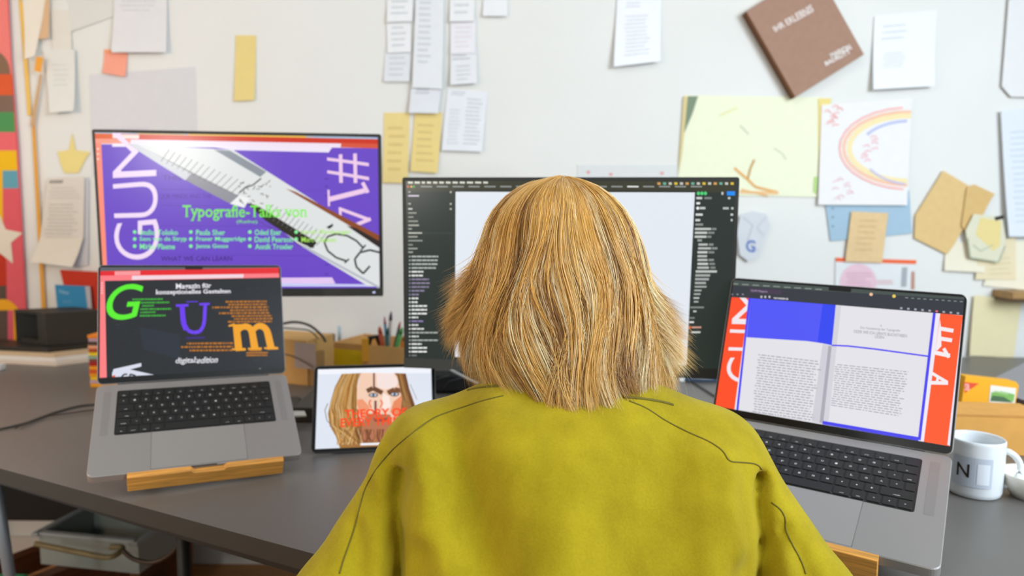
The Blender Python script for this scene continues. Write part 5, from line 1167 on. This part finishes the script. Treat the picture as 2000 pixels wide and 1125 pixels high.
def seam(pts, r_=.0008):
    out = []
    P = []
    for (a, b_) in zip(pts[:-1], pts[1:]):
        for k in range(6): P.append((a[0]+(b_[0]-a[0])*k/6, a[1]+(b_[1]-a[1])*k/6))
    P.append(pts[-1])
    P = [tuple(np.mean([P[max(i-2, 0)], P[max(i-1, 0)], P[i], P[min(i+1, len(P)-1)], P[min(i+2, len(P)-1)]], axis=0)) for i in range(len(P))]
    for px, py in P:
        d = ray(px, py).normalized(); hit = bvh.ray_cast(O, d)
        if hit[0] is not None: out.append(hit[0]+hit[1]*.0002)
    if len(out) > 3:
        m = MB(); m.tube([tuple(p) for p in out], r_, mat('#6a6009', 'matte'), 6); m.build('seam', sw)
seam([(988, 772), (940, 783), (890, 800), (850, 814), (820, 835), (785, 862), (765, 880), (735, 915), (712, 955), (703, 990), (690, 1040), (672, 1090), (662, 1124)])
seam([(1225, 782), (1262, 796), (1300, 822), (1345, 845), (1385, 862), (1412, 880), (1424, 902), (1450, 903), (1478, 906), (1489, 918)])
seam([(1505, 980), (1525, 995), (1534, 1012), (1534, 1035), (1548, 1065), (1565, 1095), (1575, 1124)])
seam([(912, 763), (930, 758), (960, 755), (985, 754)], .0016); seam([(1215, 776), (1250, 778), (1290, 784), (1318, 792)], .0016)
# ---- trousers, shoes, eyes
def tr_sdf(P):
    d = sd_col(P, [(-.83, .165, .115, .69), (-.80, .180, .130, .69), (-.76, .178, .138, .685), (-.66, .172, .122, .69)], 2.3)
    for s in (-1, 1):
        hip, kn, an = (PX+s*.085, .70, -.762), (PX+s*.10, 1.10, -.70), (PX+s*.10, 1.12, -1.10)
        d = smin(d, sd_cone(P, hip, kn, .070, .060), .04); d = smin(d, sd_cone(P, kn, an, .060, .050), .02)
    return d
lo3 = (-.16, .52, -1.14); hi3 = (.30, 1.20, -.60); G3 = grid(lo3, hi3, .010); V3, Q3 = surfnets(tr_sdf(G3), lo3, .010); V3 = relax(V3, Q3, 2)
npmesh('trousers', up(V3), Q3, [mat('#23262e', 'fabric')], parent=body)
for s in (-1, 1):
    lo4 = (PX+s*.10-.07, 1.04, -1.20); hi4 = (PX+s*.10+.07, 1.36, -1.08); G4 = grid(lo4, hi4, .008)
    c = PX+s*.10; f = smin(sd_ell(G4, (c, 1.14, -1.150), (.042, .062, .050)), sd_ell(G4, (c, 1.23, -1.165), (.046, .095, .034)), .03); f = np.maximum(f, -1.195-G4[..., 2])
    v, q = surfnets(f, lo4, .008); npmesh('shoe', up(v), q, [mat('#2a2826', 'matte')], parent=body)
    m = MB(); n_ = 14; rr_ = .0115
    m.lathe([(rr_*math.sin(R(180*i/n_)), -rr_*math.cos(R(180*i/n_))) for i in range(n_+1)], mat('#f0ece6', 'gloss'), 20, (PX+s*.031, HY+.083, HZ-.004+CZ)); m.lathe([(0, .0118), (.0055, .0105)], mat('#40606e', 'gloss'), 14, (0, 0, 0), Matrix.Translation((PX+s*.031, HY+.083, HZ-.004+CZ)) @ rx(R(-90)))
    m.build('eye', body)

# ---- stool that carries the person
st = thing('stool', 'plain round dark stool the person sits on', 'stool', Matrix.Translation((PX, .70, 0)))
m = MB(); m.lathe([(0, .314), (.17, .314), (.185, .322), (.185, .340), (.172, .350), (0, .350)], mat('#2a2a2c', 'fabric'), 40); m.build('seat', st)
for k in range(4):
    a = R(45+90*k); m = MB(); m.tube([(.12*math.cos(a), .12*math.sin(a), .316), (.19*math.cos(a), .19*math.sin(a), .0)], .012, mat('#6b6b6b', 'metal'), 10); m.build('leg', st)

# ------------------------------------------------------------------ hair: thousands of locks over a solid core
ROWS = [(345, 1092, 1102), (349, 1070, 1126), (356, 1042, 1148), (366, 1016, 1170), (385, 988, 1196), (410, 966, 1219), (440, 950, 1237), (480, 936, 1252), (520, 923, 1263), (560, 913, 1272), (600, 906, 1282), (640, 904, 1290), (680, 910, 1296), (720, 925, 1297), (750, 938, 1293), (780, 958, 1280), (812, 985, 1255)]
prof = []
for py, x0, x1 in ROWS:
    z = on_y(1100, py, HY).z-CZ; dep = HY*math.cos(PIT)-z*math.sin(PIT)
    prof.append((z, (x1-x0)/2*dep/FPX, ((x0+x1)/2-1000)*dep/FPX))
prof = np.array(prof)      # z (descending), half width, centre x
ztop = prof[0, 0]
def bdepth(z):             # half depth toward the back
    return np.interp(z, [-.235, -.20, -.17, -.13, -.08, -.03, 0., .02, .033, .040, .044, ztop+.003], [.142, .138, .130, .123, .118, .110, .095, .074, .050, .028, .012, .002])
zz_ = np.linspace(ztop, prof[-1, 0], 400); zz_ = ztop-(ztop-prof[-1, 0])*np.linspace(0, 1, 400)**2
A_ = np.interp(-zz_, -prof[:, 0], prof[:, 1]); C_ = np.interp(-zz_, -prof[:, 0], prof[:, 2]); Bd = bdepth(zz_)
arc = np.concatenate([[0], np.cumsum(np.hypot(np.diff(zz_), np.diff((A_+Bd)/2)))]); TOT = arc[-1]
def env(u, phi, s):
    """u = arc length from the crown (m), phi = azimuth from straight back, s = depth scale"""
    z = np.interp(u, arc, zz_); a = np.interp(u, arc, A_); b = np.interp(u, arc, Bd); c = np.interp(u, arc, C_)
    over = np.maximum(u-TOT, 0)
    c0 = np.cos(phi); bb = np.where(c0 > 0, b, np.minimum(b, .105))
    return np.stack([c+a*s*np.sin(phi), HY-bb*s*c0, z-over-(1-s)*.045*np.clip(1-u/.12, 0, 1)], -1)
def zu(z): return float(np.interp(-z, -zz_, arc))
# core
nu, npf = 60, 72; us = np.linspace(0, zu(-.185), nu); ph = np.linspace(-2.15, 2.15, npf)
U_, Ph = np.meshgrid(us, ph, indexing='ij'); core = env(U_, Ph, np.full(U_.shape, .90)); core_in = env(U_, Ph, np.full(U_.shape, .80))
cq = []
for i in range(nu-1):
    for j in range(npf-1): k = i*npf+j; cq.append((k, k+1, k+npf+1, k+npf))
nC = nu*npf; cq2 = [(a+nC, d+nC, c+nC, b+nC) for a, b, c, d in cq]
rim = [((nu-1)*npf+j, (nu-1)*npf+j+1, (nu-1)*npf+j+1+nC, (nu-1)*npf+j+nC) for j in range(npf-1)]
coreV = np.concatenate([core.reshape(-1, 3), core_in.reshape(-1, 3)]); coreQ = np.array(cq+cq2+rim)
NCL, PER, M_ = 700, 44, 22
r_ = np.random.default_rng(5)
phc = r_.uniform(-2.15, 2.15, NCL); phc = np.where(r_.random(NCL) < .55, phc*.62, phc)
lay = r_.uniform(.88, 1.0, NCL)
ph_abs = np.abs(phc)
uu = r_.random(NCL)
lo_ = np.where(ph_abs < .55, -.234, np.where(phc < -1.1, -.165, np.where(phc < 0, -.205, np.where(phc < 1.15, -.224, -.188))))
hi_ = np.where(ph_abs < .55, -.165, np.where(phc < -1.1, -.100, np.where(phc < 0, -.135, np.where(phc < 1.15, -.150, -.115))))
zend = lo_+(hi_-lo_)*uu**1.5
uend = np.array([zu(z) for z in zend])
ustart = np.where(r_.random(NCL) < .60, r_.uniform(0, .035, NCL), r_.uniform(.02, .13, NCL)); 
wa = r_.uniform(.02, .085, NCL); wf = r_.uniform(.7, 1.5, NCL); wp = r_.uniform(0, 6.28, NCL)
sweep = np.where(phc < -.1, r_.normal(-.04, .05, NCL), r_.normal(.02, .06, NCL))
curl = np.where(np.abs(phc) < .8, r_.normal(.15, .09, NCL), 0)
flick = np.where(ph_abs > 1.0, r_.uniform(.004, .026, NCL), r_.uniform(-.003, .006, NCL))
flick = np.where((phc < -1.15) & (zend > -.17), r_.uniform(.008, .032, NCL), flick)
flick = np.where((phc > 1.15) & (zend > -.19), r_.uniform(.008, .034, NCL), flick)
tone = r_.random(NCL)
bc_ = np.array([-.95, -.62, -.26, -.04, .16, .38, .60, .84, 1.15]); dc_ = np.array([-1.2, -.78, -.44, -.14, .07, .27, .49, .72, 1.0])
gb = np.exp(-((phc[:, None]-bc_)/.045)**2).max(1); gd = np.exp(-((phc[:, None]-dc_)/.05)**2).max(1)
isblond = r_.random(NCL) < .08+gb*np.where(phc > -.3, .74, .42); isdark = (~isblond) & (r_.random(NCL) < .05+.42*gd)
n = NCL*PER; ci = np.repeat(np.arange(NCL), PER)
t = np.linspace(0, 1, M_)[None, :]
du = r_.normal(0, .006, n); sp = r_.normal(0, .052, n)
us_ = np.maximum(ustart[ci]+r_.normal(0, .008, n), 0)[:, None]; ue = (uend[ci]+r_.normal(0, .008, n))[:, None]
u = us_+(ue-us_)*t
coh = .10*np.sin(30*u+(3.2*np.sin(2.3*phc+.6)+2.5*lay*10)[ci][:, None])*np.clip((u-.07)/.10, 0, 1)
phi = coh+phc[ci][:, None]+sp[:, None]*(1-.80*t**1.5)+wa[ci][:, None]*np.sin(6.28*wf[ci][:, None]*t+wp[ci][:, None])*t+sweep[ci][:, None]*t**1.3+curl[ci][:, None]*np.clip(t-.7, 0, 1)**2*6
sc = (lay[ci]+r_.normal(0, .012, n))[:, None]+.018*np.sin(6.28*wf[ci][:, None]*t*1.3+wp[ci][:, None]*2)*t
W = env(u, phi, sc)
tip = np.clip((t-.72)/.28, 0, 1)**1.6*(flick[ci]+r_.normal(0, .003, n))[:, None]
W[..., 0] += np.sin(phi)*tip; W[..., 1] -= np.cos(phi)*tip*.5; W[..., 2] += tip*.30
jit = r_.normal(0, .0007, (n, 1, 3))*t[..., None]*3; W = W+jit
# strays
ns = 700; k_ = r_.integers(0, n, ns); Wst = W[k_]+r_.normal(0, .0035, (ns, 1, 3))*(t[..., None]**1.5)*2.2; Wst[..., 2] += .002
# keep every strand outside the sweater back
W = np.concatenate([W, Wst]); n2 = len(W); rad0 = np.concatenate([r_.uniform(.00016, .00034, n), np.full(ns, .00012)])
T_ = np.gradient(W, axis=1); T_ /= np.linalg.norm(T_, axis=-1, keepdims=True)+1e-9
outw = W-np.array([PX, HY, 0]); outw[..., 2] = 0.02; outw /= np.linalg.norm(outw, axis=-1, keepdims=True)+1e-9
Sd = np.cross(T_, outw); Sd /= np.linalg.norm(Sd, axis=-1, keepdims=True)+1e-9; Nn = np.cross(Sd, T_)
rad = rad0[:, None]*np.clip((1.02-t)/.25, .12, 1)
ring = [W+rad[..., None]*(Sd*math.cos(a)*1.6+Nn*math.sin(a)) for a in (R(90), R(210), R(330))]
HV = np.stack(ring, 2).reshape(-1, 3)
b0 = (np.arange(n2)[:, None]*M_+np.arange(M_-1)[None, :])*3
quads = np.stack([np.stack([b0+j, b0+(j+1) % 3, b0+3+(j+1) % 3, b0+3+j], -1) for j in range(3)], 2).reshape(-1, 4)
nc_ = len(coreV)
allV = np.concatenate([coreV, HV]); allQ = np.concatenate([coreQ, quads+nc_])
def hair_mat():
    m = bpy.data.materials.new('blond_hair'); m.use_nodes = True; nt = m.node_tree; b = nt.nodes['Principled BSDF']; L = nt.links; N = nt.nodes.new
    at = N('ShaderNodeAttribute'); at.attribute_name = 'tint'; L.new(at.outputs['Color'], b.inputs['Base Color'])
    b.inputs['Roughness'].default_value = .36; b.inputs['Specular IOR Level'].default_value = .7; b.inputs['Subsurface Weight'].default_value = .0
    return m
hair = npmesh('hair', up(allV), allQ, [hair_mat()], parent=body)
tag(hair, 'blond hair with pale highlights, cut to the collar')
DK, MD, GD, BL = (np.array(lin(c)[:3]) for c in ('#986628', '#dba447', '#f3c876', '#ffe9bc'))
base_c = np.where(isblond[:, None], BL, np.where(isdark[:, None], DK, MD+(GD-MD)*tone[:, None]))
sc_ = base_c[ci]*(1+r_.normal(0, .12, (n, 1))); mixr = (r_.random((n, 1)) < .14); sc_ = np.where(mixr, sc_*.5+GD*.5, sc_)
sc_ = np.concatenate([sc_, np.tile(GD, (ns, 1))]); root = np.array(lin('#c08a3a')[:3])
tt = np.clip(t*3.5, 0, 1)[..., None]; colv = root*(1-tt)*.5+sc_[:, None, :]*(tt+(1-tt)*.5)
colv = np.repeat(colv.reshape(-1, 3), 3, axis=0)
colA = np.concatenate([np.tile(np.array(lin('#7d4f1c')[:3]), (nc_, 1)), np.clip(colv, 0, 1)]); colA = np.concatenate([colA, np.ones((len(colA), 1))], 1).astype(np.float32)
ca = hair.data.color_attributes.new('tint', 'FLOAT_COLOR', 'POINT'); ca.data.foreach_set('color', colA.ravel())
